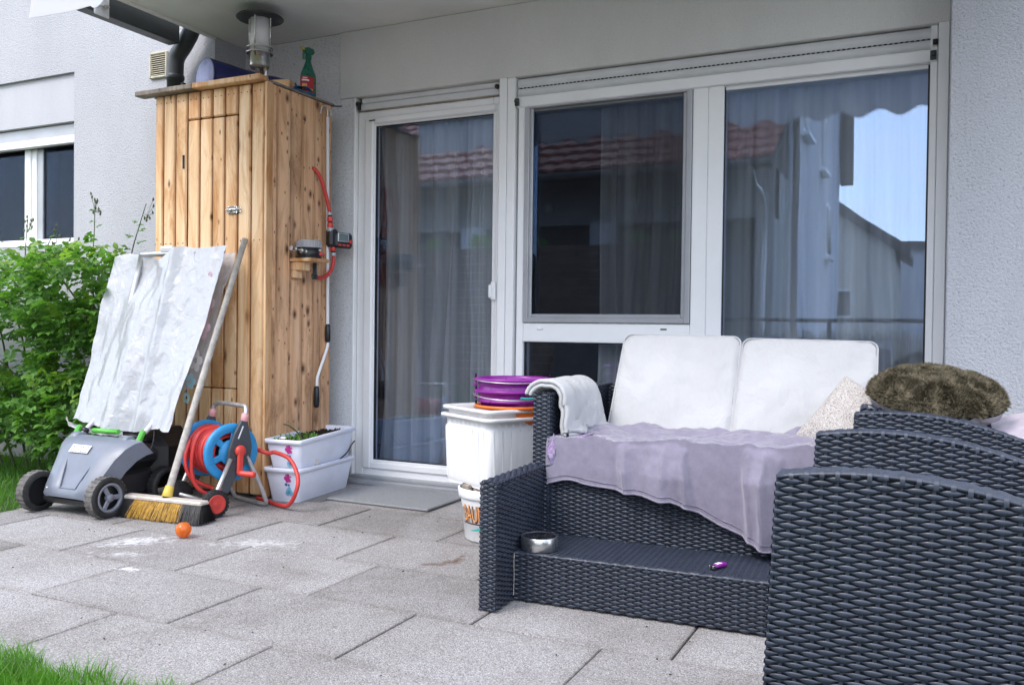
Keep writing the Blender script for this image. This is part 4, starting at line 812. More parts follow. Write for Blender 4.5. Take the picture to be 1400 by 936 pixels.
child('crank_knob',M['redplastic'],cr_,lambda m:m.lathe([(0,.085),(.012,.084),(.0145,.078),(.013,.01),(.016,0),(0,0)],rp(.062,.012,.185),tuple(ra*.8+rb*.25),18))
# ================================================================== PLANTERS
def planter(m,fn,top,wt=.004):
    W,Lh,H=.108,.268,.168
    def ring(w_,l_,z,r=.018):
        o=[]
        for sx_,sy_,a in((1,1,0),(-1,1,PI/2),(-1,-1,PI),(1,-1,1.5*PI)):
            for k in range(4):
                t=a+k*PI/6; o.append(fn((sx_*(w_-r)+r*cos(t),sy_*(l_-r)+r*sin(t),z)))
        return o
    prof=[(W-.030,Lh-.035,0),(W-.028,Lh-.033,.004),(W-.008,Lh-.010,H-.026),(W-.008,Lh-.010,H-.022),(W,Lh,H-.022),(W+.001,Lh+.001,H-.002),(W-.001,Lh-.001,H),(W-.012,Lh-.014,H),(W-.014,Lh-.016,H-.004),(W-.034,Lh-.040,.008)]
    m.grid(np.array([ring(*q) for q in prof])[::-1],0,True,cv=True)
    n0=m.n-len(prof)*16; 
    m.f.append([n0+i for i in range(16)]); m.m.append(0); m.s.append(False); m.f.append([m.n-16+i for i in range(16)]); m.m.append(0); m.s.append(False)
PR=Matrix.Rotation(.108,4,'Z')
def pf(off,tilt):
    A=Matrix.Translation(Vector((-2.9075,3.632,0))+Vector(off))@PR@Matrix.Rotation(tilt,4,'X')
    return lambda p: tuple(A@Vector(p))
fl=pf((0,0,.001),0); fu=pf((.004,.005,.152),.036)
def soilmesh(m,fn,zs,amp,sd_):
    m.grid(np.array([[fn((-.090+.18*u,-.248+.496*v,zs+amp*fbm((u*9+sd_,v*24,0),4)+amp*.7*fbm((u*30,v*80,sd_),2))) for v in gridmesh(90)] for u in gridmesh(34)]))
for nm,fn,lbl in(('lower',fl,'lower of two stacked pale planter boxes standing on the patio by the door'),('upper',fu,'upper pale planter box with dark soil, stacked on another planter by the door')):
    pl=thing('planter_box',fn((0,0,0)),lbl,'planter','stacked planter boxes')
    part('box',M['planter'],pl,lambda m,fn=fn:planter(m,fn,0)); part('soil',M['soil'],pl,lambda m,fn=fn,nm=nm:soilmesh(m,fn,.125 if nm=='lower' else .143,.020,3.1),kind='stuff')
    def dec(m,pts,fn=fn):
        for (u,z,r) in pts:
            # face of the short front end leans outwards with height
            Q=[[(u+rr*r*cos(b),-.2585-(z-.085)*.14+.0168-.0022,z+rr*r*sin(b)) for b in np.arange(12)*2*PI/12] for rr in(.02,1)]
            m.grid(np.array([[fn((p[0],-.235-.156*(p[2]/.168)**1*.16-.0045,p[2])) for p in row] for row in Q]),0,True,cv=True)
    st=part('flower_sticker',M['magenta'],pl,lambda m:dec(m,[(.020,.120,.011),(.034,.124,.010),(.028,.108,.010),(.041,.110,.009),(.036,.136,.007),(.048,.128,.005),(.024,.136,.005)]))
    child('sticker_print',M['cyan'],st,lambda m:dec(m,[(.034,.055,.017),(.024,.045,.012),(.046,.044,.013),(.036,.070,.009)])); child('sticker_print',M['blueprint'],st,lambda m:dec(m,[(.020,.088,.008),(.035,.086,.006),(.034,.052,.006)]))
    if nm=='upper':
        def seedlings(m):
            for _ in range(70):
                u,v=rng.uniform(-.08,.08),rng.uniform(-.235,-.02); a=rng.uniform(0,2*PI); l=rng.uniform(.02,.055); h=rng.uniform(.004,.03)
                p=np.array((u,v,.150)); q=p+np.array((cos(a)*l,sin(a)*l,h)); w_=np.array((-sin(a),cos(a),0))*.004; mid=(p+q)/2+np.array((0,0,.012))
                m.add([fn(tuple(x)) for x in(p-w_*.4,p+w_*.4,mid+w_,mid-w_,q)],[[0,1,2,3],[3,2,4]])
        part('seedlings',M['leaf'],pl,seedlings,kind='stuff')
        part('sprout',M['stem'],pl,lambda m:m.tube(smooth_path([fn((.02,-.12,.15)),fn((.0,-.13,.185)),fn((-.03,-.16,.222)),fn((-.05,-.18,.232))],5),[.004]*10+[.0035]*5+[.003],6))
        part('plant_label',M['tagwhite'],pl,lambda m:m.add([fn(p) for p in((-.06,-.2,.165),(-.02,-.215,.165),(-.02,-.20,.17),(-.06,-.18,.17),(-.06,-.2,.163),(-.02,-.215,.163),(-.02,-.20,.168),(-.06,-.18,.168))],[(0,1,2,3),(7,6,5,4),(0,4,5,1),(3,2,6,7),(1,5,6,2),(0,3,7,4)]))
    else:
        part('dry_stalk',M['bristleblack'],pl,lambda m:m.tube(smooth_path([fn((.085,.13,.16)),fn((.095,.20,.19)),fn((.10,.25,.235)),fn((.11,.262,.25))],5),.0035,6))
        part('dry_leaf',M['lightwood'],pl,lambda m:m.grid(np.array([[(fn((.085,-.10,.175))[0]+.022*r*cos(b)*(1+.4*sin(3*b)),fn((.085,-.10,.175))[1]+.01*r*sin(b*2),fn((.085,-.10,.175))[2]+.020*r*sin(b)) for b in np.arange(14)*2*PI/14] for r in(.02,.6,1)]),0,True,cv=True))
# ================================================================== BALL, MAT
bl_=MB(); rB=.0325
bl_.lathe([(0,-rB)]+[(rB*cos(t),rB*sin(t)) for t in np.linspace(-1.4,1.05,24)]+[(rB*.47,rB*.84),(rB*.40,rB*.80),(0,rB*.76)],(-2.752,2.625,rB-.001),(-.25,.3,1),40); tag(bl_.build('glass_ball',M['amber']),'small translucent orange glass ball lying on the patio in front of the broom','ball')
mt=MB(); mt.box((-2.728,3.532,.0),(-2.137,3.945,.013),.004); tag(mt.build('doormat',M['mat']),'grey doormat lying in front of the balcony door','doormat')
cb=MB()
for _ in range(80):
    x,y=rng.uniform(-3.7,-.3),rng.uniform(1.6,3.5); r=rng.uniform(.0015,.0038); a=rng.uniform(0,PI); cb.cbox((x,y,.002+r*.3),(r*2,r*1.2,r*.8),r*.2,0,Matrix.Rotation(a,3,'Z'))
cb.build('crumbs',M['soil'],kind='stuff')
# ================================================================== BUCKET WITH PRINT, TUBS, PURPLE BUCKETS
BX,BY=-1.625,3.235
bk=thing('paint_bucket',(BX,BY,0),'white printed plastic bucket standing on the patio under the clear storage tubs','bucket')
part('body',M['white_pl'],bk,lambda m:m.lathe([(0,.002),(.123,.002),(.128,.008),(.146,.178),(.154,.178),(.157,.183),(.159,.213),(.155,.218),(.151,.216),(.149,.19),(.124,.012),(0,.010)],(BX,BY,0),seg=64))
part('contents',M['woodold'],bk,lambda m:(m.box((BX-.10,BY-.12,.19),(BX-.06,BY+.02,.232),.004,0),m.box((BX-.05,BY-.11,.195),(BX+.02,BY-.06,.226),.004)))
part('dark_rag',M['darkgrey'],bk,lambda m:m.lathe([(0,.03),(.03,.024),(.045,.006),(.04,-.01)],(BX-.085,BY-.075,.205),(.2,-.3,1),14))
def wrap(V,z0,ang0,r_of):
    o=[]
    for x,y in V:
        z=z0+y; r=r_of(z); a=ang0+x/r; o.append((BX+r*cos(a),BY+r*sin(a),z))
    return o
rof=lambda z:.128+.018*(z-.008)/.17
def text_mesh(txt,size,extrude=0):
    cu=bpy.data.curves.new('lettering','FONT'); cu.body=txt; cu.size=size; cu.resolution_u=3
    o=bpy.data.objects.new('lettering',cu); C.objects.link(o); dg=bpy.context.evaluated_depsgraph_get(); me=o.evaluated_get(dg).to_mesh()
    bm=bmesh.new(); bm.from_mesh(me); bmesh.ops.triangulate(bm,faces=bm.faces); bmesh.ops.subdivide_edges(bm,edges=[e for e in bm.edges if e.calc_length()>.012],cuts=2); bmesh.ops.triangulate(bm,faces=bm.faces)
    bm.verts.index_update(); V=[(v.co.x,v.co.y) for v in bm.verts]; F=[[v.index for v in f.verts] for f in bm.faces]; bm.free(); bpy.data.objects.remove(o); bpy.data.curves.remove(cu); return V,F
LA=math.atan2(-.9,-.62)-.08
tv,tf=text_mesh('BAUM',.078); xs=np.array(tv); wid=xs[:,0].max()
tv=[(x*.62/ (wid/.205) *1.0 if False else x*(.114/wid), y*1.25+ .0) for x,y in tv]
part('lettering_shadow',M['print_dark'],bk,lambda m:m.add(wrap([(x*1.03+.003,y*1.06-.006) for x,y in tv],.088,LA,lambda z:rof(z)+.0008),tf))
part('lettering',M['print_orange'],bk,lambda m:m.add(wrap(tv,.088,LA,lambda z:rof(z)+.0016),tf))
def band(pts,z0,off):
    def f(m):
        (xa,ya,yb),(xb,yc,yd)=pts; U=np.linspace(0,1,14)
        m.grid(np.array([wrap([(xa+(xb-xa)*u,ya+(yc-ya)*u),(xa+(xb-xa)*u,yb+(yd-yb)*u)],z0,LA,lambda z:rof(z)+off) for u in U]))
    return f
part('print_line',M['print_dark'],bk,band(((-.01,.0,.005),(.14,.0,.005)),.076,.001))
part('print_teal',M['print_teal'],bk,band(((.035,.0,.001),(.16,.012,.038)),.048,.001)); part('print_orange',M['print_orange'],bk,band(((.075,.0,.001),(.16,-.004,.014)),.042,.0012))
# tubs: rounded rectangular, ribbed, two nested
TM=Matrix.Translation((-1.640,3.296,0))@Matrix.Rotation(R_(-30),4,'Z')
def tub(m,z0,z1,W0,W1,D0,D1):
    def ring(w_,d_,z,r,rib):
        o=[]
        K=[]
        for sx_,sy_,a in((1,1,0),(-1,1,PI/2),(-1,-1,PI),(1,-1,1.5*PI)):
            for k in range(5):
                t=a+k*PI/8; K.append((sx_*(w_-r)+r*cos(t),sy_*(d_-r)+r*sin(t)))
        for i in range(len(K)):
            p,q=np.array(K[i]),np.array(K[(i+1)%len(K)]); nseg=16 if i%5==4 else 1
            for k in range(nseg):
                c=p+(q-p)*k/nseg
                if nseg>1 and rib and 0<k: 
                    nn=np.array((q-p)[::-1])*(1,-1); nn=nn/np.linalg.norm(nn); c=c+nn*(.004 if k%2 else -.003)
                o.append(tuple(TM@Vector((c[0],c[1],z))))
        return o
    H=z1-z0
    pr=[(W0-.006,D0-.006,z0,.03,0),(W0,D0,z0+.012,.03,0),(W0+(W1-W0)*.08,D0+(D1-D0)*.08,z0+.025,.03,1),(W0+(W1-W0)*.8,D0+(D1-D0)*.8,z1-.06,.032,1),(W1-.008,D1-.008,z1-.045,.034,0),(W1-.006,D1-.006,z1-.012,.034,0),(W1+.010,D1+.010,z1-.010,.04,0),(W1+.013,D1+.013,z1-.016,.04,0),(W1+.014,D1+.014,z1-.003,.04,0),(W1+.010,D1+.010,z1,.04,0),(W1-.010,D1-.010,z1,.034,0),(W1-.012,D1-.012,z1-.05,.034,0),(W0-.004,D0-.004,z0+.014,.03,0)]
    G=[ring(*q) for q in pr]; n=len(G[0]); m.grid(np.array(G)[::-1],0,True,cv=True)
    b=m.n-len(G)*n; m.f.append([b+i for i in range(n)]); m.m.append(0); m.s.append(False); m.f.append([m.n-n+i for i in range(n)]); m.m.append(0); m.s.append(False)
t1=thing('storage_tub',(-1.655,3.27,.22),'milky clear storage tub resting on the white printed bucket','tub','nested storage tubs'); part('tub',M['tub'],t1,lambda m:tub(m,.221,.512,.171,.182,.169,.180))
t2=thing('storage_tub',(-1.655,3.27,.26),'milky clear storage tub nested inside another one, its rim just under the purple buckets','tub','nested storage tubs'); part('tub',M['tub'],t2,lambda m:tub(m,.258,.545,.160,.176,.158,.174))
def ribs(m):
    for k in range(0,15,2):
        t=-.145+.29*k/14; A=[TM@Vector((t,-.1715,.245)),TM@Vector((t*1.04,-.1785,.462))]; m.tube([tuple(a) for a in A],.0011,6)
        t2=-.14+.28*k/14; A=[TM@Vector((.1735,t2,.245)),TM@Vector((.1805,t2*1.06,.462))]; m.tube([tuple(a) for a in A],.0011,6)
part('ribs',M['tub'],t1,ribs,kind='stuff')
PX,PY=-1.585,3.30
def pbucket(nm,z0,r1,col,lbl,grp=None,h=.22):
    b=thing('bucket',(PX,PY,z0),lbl,'bucket',grp)
    r0=r1*.60
    rr=lambda z:r0+(r1-r0)*z/h
    part('body',M[col],b,lambda m:m.lathe([(0,.002),(r0-.004,0),(r0,.004),(rr(h-.055),h-.055),(rr(h-.055)+.007,h-.053),(rr(h-.045)+.007,h-.046),(rr(h-.044)+.001,h-.043),(rr(h-.014),h-.014),(r1+.008,h-.013),(r1+.011,h-.006),(r1+.008,h),(r1-.002,h),(r1-.004,h-.01),(r0-.002,.008),(0,.008)],(PX,PY,z0),seg=64))
    for sg in(-1,1):
        e=part('ear',M[col],b,lambda m,sg=sg:(m.lathe([(0,.006),(.014,.006),(.017,.002),(.017,-.004)],(PX+sg*.88*(r1+.004),PY+sg*.47*(r1+.004),z0+h-.026),(sg*.88,sg*.47,0),18),m.prism([(-.012,0),(-.008,.022),(.008,.022),(.012,0)],-.003,.003,0,lambda p:(PX+sg*(.88*(r1+.004)),PY+sg*.47*(r1+.004)+p[0]*.9,z0+h-.006+p[2]))))
    return b
b3=pbucket('o',.335,.150,'orange','orange bucket nested lowest in the bucket stack on the clear tub')
b4=pbucket('p',.398,.150,'purple','purple bucket nested below another purple one, above the orange bucket','purple buckets')
b5=pbucket('p',.446,.152,'purple','uppermost purple bucket of the stack with wire handle lying on its rim','purple buckets')
def hoop(m,z,r,a0,a1,drop,rad=.0024):
    m.tube(smooth_path([(PX+(r)*cos(a),PY+(r)*sin(a),z-drop*sin(PI*(a-a0)/(a1-a0))) for a in np.linspace(a0,a1,18)],3),rad,8)
part('wire_handle',M['steel'],b5,lambda m:hoop(m,.663,.167,.49+PI,.49+2*PI,.012)); part('wire_handle',M['steel'],b4,lambda m:hoop(m,.602,.166,.49+PI,.49+2*PI,.020)); part('wire_handle',M['steel'],b3,lambda m:hoop(m,.546,.165,.49+PI,.49+2*PI,.010))
part('grip',M['print_teal'],b4,lambda m:hoop(m,.592,.168,5.35,5.75,.002,.004))

# ================================================================== WICKER
def weave(m,fn,W,H,pitch=.0075,stake=.024,amp=.0017,top=None,phase=0,jit=.0004):
    """woven strands in front of stakes; fn(u, v, h) gives the point; top(u) limits the height"""
    n=int(round(H/pitch)); pitch=H/n; ns=max(2,int(round(W/stake))); stake=W/ns
    per=5; U=np.linspace(0,W,ns*per+1); rows=[]
    tops=np.array([top(u) if top else H for u in U])
    for r in range(n):
        v=(r+.5)*pitch; ok=tops>=v+pitch*.5
        if ok.sum()<3: continue
        # contiguous run(s)
        idx=np.where(ok)[0]; cuts=np.split(idx,np.where(np.diff(idx)>1)[0]+1)
        for ci in cuts:
            if len(ci)<3: continue
            u=U[ci]; c=np.tanh(1.5*np.cos(PI*u/stake+PI*(r+phase)))/.905; h=np.where(c>0,amp*c,2.3*amp*c); hv=pitch*(.37+.20*c); vj=v+jit*np.sin(u*31+r*2.1)
            ends=np.zeros_like(u)
            G=np.stack([np.stack([u,vj+hv,h-.0010],1),np.stack([u,vj+hv*.55,h+.0002],1),np.stack([u,vj-hv*.55,h+.0002],1),np.stack([u,vj-hv,h-.0010],1)],1)
            rows.append(G)
    for G in rows:
        Pt=fn(G[...,0],G[...,1],G[...,2]); m.grid(Pt[:, ::-1],0,True)
    for k in range(ns+1):
        u=k*stake; t=top(u) if top else H
        uu=np.array([u-.0032,u,u+.0032]).clip(0,W); vv=np.linspace(.002,max(.004,t-.002),2)
        G=fn(np.repeat(uu[:,None],2,1),np.repeat(vv[None],3,0),np.array([[-.0030]*2,[-.0018]*2,[-.0030]*2])); m.grid(G,0,True)
def edge_wrap(m,fn,pts_u,top,depth,rad=.004,step=.024,wd=.0075):
    """wrapped strand bundle along a (curved) top edge; fn(u, v, h): h runs backwards over the thickness"""
    U=np.linspace(pts_u[0],pts_u[1],60)
    nrow=max(3,int(round(depth/.0095)))
    for k in range(nrow):
        hh=-depth*(k+.5)/nrow; ph=k%2
        s=np.linspace(0,1,len(U)*3); uu=pts_u[0]+(pts_u[1]-pts_u[0])*s; c=np.cos(PI*uu/step+PI*ph)
        zz=np.array([top(u) for u in uu])+.0015*c; w2=depth/nrow*(.42+.22*c)
        G=np.stack([np.stack([uu,zz-.0016,hh+w2],1),np.stack([uu,zz+.0008,hh+w2*.4],1),np.stack([uu,zz+.0008,hh-w2*.4],1),np.stack([uu,zz-.0016,hh-w2],1)],1)
        m.grid(fn(G[...,0],G[...,1],G[...,2]),0,True)
    # rolled front edge and its wraps
    path=[fn(np.array(u),np.array(top(u)-.003),np.array(-.0025)) for u in U]; m.tube(path,.0042,6)
    nwr=int((pts_u[1]-pts_u[0])/(step*2))
    for i in range(1,nwr*2):
        u=pts_u[0]+i*step; dz=.006 if i%2 else .0105
        pr=[(top(u)-dz-.002,.0030),(top(u)-.004,.0034),(top(u)+.0024,.0008),(top(u)+.003,-.006)]
        G=np.array([[fn(np.array(u+d),np.array(v),np.array(h)) for v,h in pr] for d in(-wd/2,wd/2)]); m.grid(G[::-1],0,True)
SO=Vector((-1.243,2.366,0)); SR=R_(2.5)
sofa=thing('wicker_sofa',tuple(SO),'dark wicker two-seat sofa with low front step and stepped arm in front of the window','sofa',rot=SR)
def loc(name,mat,parent,fn,**k): return part(name,mat,parent,fn,world=False,**k)
def face(o,u,v,n):
    o=np.array(o,float);u=np.array(u,float);v=np.array(v,float);n=np.array(n,float)
    return lambda a,b,h: o+np.asarray(a)[...,None]*u+np.asarray(b)[...,None]*v+np.asarray(h)[...,None]*n
Xv,Yv,Zv=(1,0,0),(0,1,0),(0,0,1); nX,nY=(-1,0,0),(0,-1,0)
FH=.42
def low_side(m):
    weave(m,face((0,0,.004),Xv,Zv,nY),.055,.394,stake=.0185)
    weave(m,face((.055,0,.004),Yv,Zv,Xv),.43,.394); weave(m,face((0,.43,.004),nY,Zv,nX),.43,.394)
    edge_wrap(m,face((.0,0,.0),Yv,Zv,nX) if False else (lambda f:f)(face((.0565,-.002,0),Yv,Zv,Xv)),(0,.432),lambda u:.400,.059)
loc('low_side_panel',M['wicker'],sofa,low_side,kind='stuff'); loc('panel_core',M['core'],sofa,lambda m:m.box((.006,.008,.003),(.049,.424,.395)))
SW=1.09
def step(m):
    weave(m,face((.057,.140,.006),Xv,Zv,nY),SW-.057,.150); weave(m,face((.057,.140,.158),Xv,Yv,Zv),SW-.057,.285,pitch=.0085,stake=.020)
    edge_wrap(m,face((.057,.140,0),Xv,Zv,nY),(0,SW-.057),lambda u:.1575,.012,step=.048)
loc('step',M['wicker'],sofa,step,kind='stuff'); loc('step_core',M['core'],sofa,lambda m:m.box((.056,.148,.004),(SW,.43,.151)))
loc('front_panel',M['wicker'],sofa,lambda m:weave(m,face((.05,.425,.150),Xv,Zv,nY),SW-.05,.275),kind='stuff'); loc('seat_core',M['core'],sofa,lambda m:(m.box((.05,.434,.03),(SW+.03,1.15,.41)),m.box((.02,1.10,.03),(SW+.04,1.16,.64))))
def arm(m,x0,x1,y0,y1,z1):
    weave(m,face((x0,y0,.004),Xv,Zv,nY),x1-x0,z1-.008,stake=.0185); weave(m,face((x1,y0,.004),Yv,Zv,Xv),y1-y0,z1-.008); weave(m,face((x0,y1,.004),nY,Zv,nX),y1-y0,z1-.008)
    edge_wrap(m,face((x1+.0015,y0-.002,0),Yv,Zv,Xv),(0,y1-y0),lambda u:z1,x1-x0+.003)
loc('arm',M['wicker'],sofa,lambda m:arm(m,.012,.072,.405,1.15,.648),kind='stuff'); loc('arm',M['wicker'],sofa,lambda m:arm(m,SW-.02,SW+.035,.44,1.15,.640),kind='stuff')
loc('arm_core',M['core'],sofa,lambda m:m.box((.019,.413,.03),(.065,1.142,.642))); loc('arm_core',M['core'],sofa,lambda m:m.box((SW-.017,.444,.03),(SW+.032,1.146,.636)))
loc('backrest',M['wicker'],sofa,lambda m:weave(m,face((.02,1.098,.40),Xv,Zv,nY),SW,.245),kind='stuff')
loc('loose_strand',M['wicker'],sofa,lambda m:(m.tube(smooth_path([(.045,.425,.392),(.06,.40,.398),(.09,.405,.402),(.105,.415,.398)],4),.0022,6),m.tube(smooth_path([(.06,.03,.385),(.062,.05,.380),(.063,.10,.384)],4),.002,6)))
loc('loose_thread',M['lightwood'],sofa,lambda m:m.tube(smooth_path([(.058,.137,.156),(.0575,.1365,.12),(.0585,.1365,.08),(.0575,.1365,.02)],4),.0012,5))
sA=lambda x,y,z:tuple(Matrix.Translation(SO)@Matrix.Rotation(SR,4,'Z')@Vector((x,y,z)))
# ---- back cushions
def pillow_grid(fn,w_,h_,t,nu=40,nv=40,rim=.0,seed=0,wr=.004):
    """boxed cushion: flat sides with soft crown and rounded border"""
    def side(sg):
        G=[]
        for i in range(nu):
            row=[]
            for j in range(nv):
                a=-1+2*i/(nu-1); b=-1+2*j/(nv-1)
                r=max(abs(a),abs(b)); ca=a*(w_/2)*(1-.035*(1-abs(b))**2*0); cb=b*(h_/2)
                e=1-((abs(a)**10+abs(b)**10)**.1 if r>0 else 0); e=max(0,min(1,e/.10)); prof=math.sqrt(1-(1-e)**2)
                d=t*(rim+(.5-rim)*(.45*prof+.55*max(0,1-a*a)**.6*max(0,1-b*b)**.6))
                rc=.032
                # round the corners in plan
                if abs(ca)>w_/2-rc and abs(cb)>h_/2-rc:
                    qx,qy=abs(ca)-(w_/2-rc),abs(cb)-(h_/2-rc); l=math.hypot(qx,qy); mx=max(qx,qy)
                    if l>1e-6: qx,qy=qx*mx/l,qy*mx/l
                    ca=math.copysign(w_/2-rc+qx,ca); cb=math.copysign(h_/2-rc+qy,cb)
                d+=wr*fbm((a*2.2+seed,b*2.2,seed*1.7),3)*(prof)
                row.append(fn(ca,cb,sg*d))
            G.append(row)
        return np.array(G)
    return side(1),side(-1)
def cushion(name,lbl,bl,br,tl,tr,thick,seed):
    bl,br,tl,tr=[np.array(p,float) for p in(bl,br,tl,tr)]
    c=(bl+br+tl+tr)/4; u=((br-bl)+(tr-tl))/2; v=((tl-bl)+(tr-br))/2; W=np.linalg.norm(u); H=np.linalg.norm(v); u=u/W; v=v/H; n=np.cross(u,v); n/=np.linalg.norm(n); v=np.cross(n,u)
    t=thing(name,tuple(bl),lbl,'cushion','white back cushions of the sofa'); fn=lambda a,b,d:tuple(c+u*a+v*b+n*(d-thick*.5))
    def body(m):
        A,B=pillow_grid(fn,W,H,thick,seed=seed,wr=.012,rim=.31); m.grid(A); m.grid(B[::-1])
        # boxed border between the two faces
    part('cover',M['white'],t,body)
    def ringpts(off,dd):
        rc=.032; P_=[]
        for sx_,sy_,a in((1,1,0),(-1,1,PI/2),(-1,-1,PI),(1,-1,1.5*PI)):
            for k in range(7): P_.append(fn(sx_*(W/2-rc)+(rc+off)*cos(a+k*PI/12),sy_*(H/2-rc)+(rc+off)*sin(a+k*PI/12),dd))
        return P_
    part('border',M['white'],t,lambda m:m.grid(np.array([ringpts(.001,d) for d in np.linspace(-thick*.30,thick*.30,5)]),0,True,cv=True))
    part('piping',M['pipe'],t,lambda m:(m.tube(ringpts(.0005,thick*.312),.0032,8,closed=True),m.tube(ringpts(.0005,-thick*.312),.0032,8,closed=True)))
    part('seam',M['seam'],t,lambda m:m.tube(ringpts(-.0055,thick*.335),.0013,6,closed=True))
    return t
cushion('back_cushion','left white sofa back cushion with rounded piped edges','' or (-1.125,3.17,.445),(-.655,3.19,.445),(-1.150,3.43,.868),(-.682,3.45,.860),.13,2.2)
cushion('back_cushion','right white sofa back cushion, a beige pillow leaning on its right side',(-.648,3.19,.445),(-.165,3.21,.445),(-.676,3.45,.859),(-.186,3.47,.848),.13,6.4)
# ---- seat cushion mostly under the blanket
sc_=thing('seat_cushion',sA(.5,.8,.42),'white seat cushion under the lavender blanket','cushion')
def seatc(m):
    A,B=pillow_grid(lambda a,b,d:sA(.565+a,.80+b,.455+d),1.0,.66,.075,seed=1.1,wr=.004); m.grid(A); m.grid(B[::-1])
part('cover',M['white'],sc_,seatc)
# ---- white folded pad over the left arm
pad=MB()
def padf():
    prof=[(-.020,.575),(-.018,.61),(-.006,.645),(.02,.660),(.055,.660),(.080,.646),(.089,.615),(.092,.58),(.095,.545),(.102,.508),(.120,.494)]
    pr=smooth_path([(a,0,b) for a,b in prof],5); pr=pr[8:]
    G=[]
    for i,(a,_,b) in enumerate(pr):
        row=[]
        for j in range(40):
            t=j/39; y=.455+.36*t; k=i/len(pr)
            sag=.006*fbm((k*5,t*4,2.2),3); fl_=.02*sin(PI*t)*k
            row.append((a+sag+.03*k*k*t+.008*k*sin(t*9),y-.012*k,b+sag+.004*sin(t*7+k*5)*k-.012*k*t))
        G.append(row)
    return np.array(G)
Gp=padf(); nrm=np.zeros_like(Gp)
du=np.gradient(Gp,axis=0); dv_=np.gradient(Gp,axis=1); nn=np.cross(du,dv_); nn/=np.linalg.norm(nn,axis=2,keepdims=True); 
if nn[2,20,2]<0: nn=-nn
wp=lambda G:np.array([[sA(*p) for p in r] for r in G])
for lay in range(2):
    o0=.002+lay*.016; A=wp(Gp+nn*o0); B=wp(Gp+nn*(o0+.015)); th=np.linspace(0,PI,7)
    pad.grid(B); pad.grid(A[::-1])
    for jj in(0,-1):
        e=[]
        for k,tt in enumerate(th):
            mid=(A[:,jj]+B[:,jj])/2; hv=(B[:,jj]-A[:,jj])/2; outw=(A[:,jj]-A[:,1 if jj==0 else -2]); outw/=np.linalg.norm(outw,axis=1,keepdims=True); e.append(mid+hv*cos(tt)+outw*.0075*sin(tt))
        e=np.array(e).transpose(1,0,2); pad.grid(e if jj==0 else e[:, ::-1])
    for ii in(0,-1):
        mid=(A[ii]+B[ii])/2; hv=(B[ii]-A[ii])/2; outw=(A[ii]-A[1 if ii==0 else -2]); outw/=np.linalg.norm(outw,axis=1,keepdims=True); e=np.array([mid+hv*cos(tt)+outw*.0075*sin(tt) for tt in th]); pad.grid(e)
tag(pad.build('folded_pad',M['white']),'white folded pad draped over the left sofa arm','pad')
# ---- lavender blanket: over the seat, down the front
def blanket(m):
    nu,nv=150,110; lowx=[.075,.14,.26,.36,.50,.545,.64,.73,.80,.92,1.03,1.09]; lowz=[.378,.380,.370,.352,.350,.330,.286,.252,.218,.198,.20,.20]
    G=np.zeros((nu,nv,3))
    for i in range(nu):
        x=.065+(1.075-.065)*i/(nu-1); zl=np.interp(x,lowx,lowz); 
        drop=.492-zl; Ltop=.36; Lt=Ltop+.05+drop
        for j in range(nv):
            s=Lt*j/(nv-1); f=fbm((x*3.2+.4,1.3,0),2)
            if s<Ltop: y=.405+.03+Ltop-s; z=.497
            elif s<Ltop+.05:
                a=(s-Ltop)/.05*PI/2; y=.435-.032*sin(a); z=.497-.032*(1-cos(a))
            else: y=.403; z=.465-(s-Ltop-.05)
            hang=max(0,(s-Ltop)/.12); hang=min(hang,1)
            # vertical folds hang from the edge, soft creases lie on the seat
            rd=lambda q:1-abs(sin(q)); fold=.080*(rd(x*7.3+.5*sin(x*9)+.25*s)**2-.35)+.030*(rd(x*15.7+.8)**3-.25)+.020*fbm((x*13,s*1.5,4.4),3)+.020*math.exp(-((x-.515-.25*(s-Ltop))/.028)**2)-.015*math.exp(-((x-.565-.25*(s-Ltop))/.03)**2)
            y-=hang*(.012+fold*1.15+.02*max(0,s-Ltop-.05)); 
            crease=.024*fbm((x*7+2,s*9,1.1),4)+.034*max(0,fbm((x*3.1,s*5.5,7.7),3))*(1-hang)
            z+=crease*(1-.7*hang)
            # gathered ridge at the back of the seat
            if s<.16: z+=.016*math.exp(-((s-.07-.03*sin(x*11))/.035)**2)*(1+sin(x*23)*.5)
            z+=.012*math.exp(-((s-Ltop+.02)/.05)**2)*(.5+fbm((x*9,0,3.3),2))
            if x<.13: z-=.010*((.13-x)/.065)**2
            if s>Ltop-.02: y=min(y,.404-.004*hang)
            G[i,j]=sA(x+.012*fbm((s*6,x*2,9.),2),y,z)
    m.grid(G); Q=G.copy(); Q[:,:,1]+=.004; Q[:,:,2]-=.002; m.grid(Q[::-1])
    m.tube(G[:,-1]+np.array((0,-.001,-.0005)),.0034,6); m.tube(G[:,-4]+np.array((0,-.0022,0)),.0012,5)
    for e0,e1 in((G[:,-1],Q[:,-1]),(Q[0],G[0]),(G[-1],Q[-1])): m.grid(np.stack([e0,e1],1))
bt=MB(); blanket(bt); tag(bt.build('blanket',M['blanket']),'lavender fleece blanket spread over the sofa seat and hanging down its front','blanket')
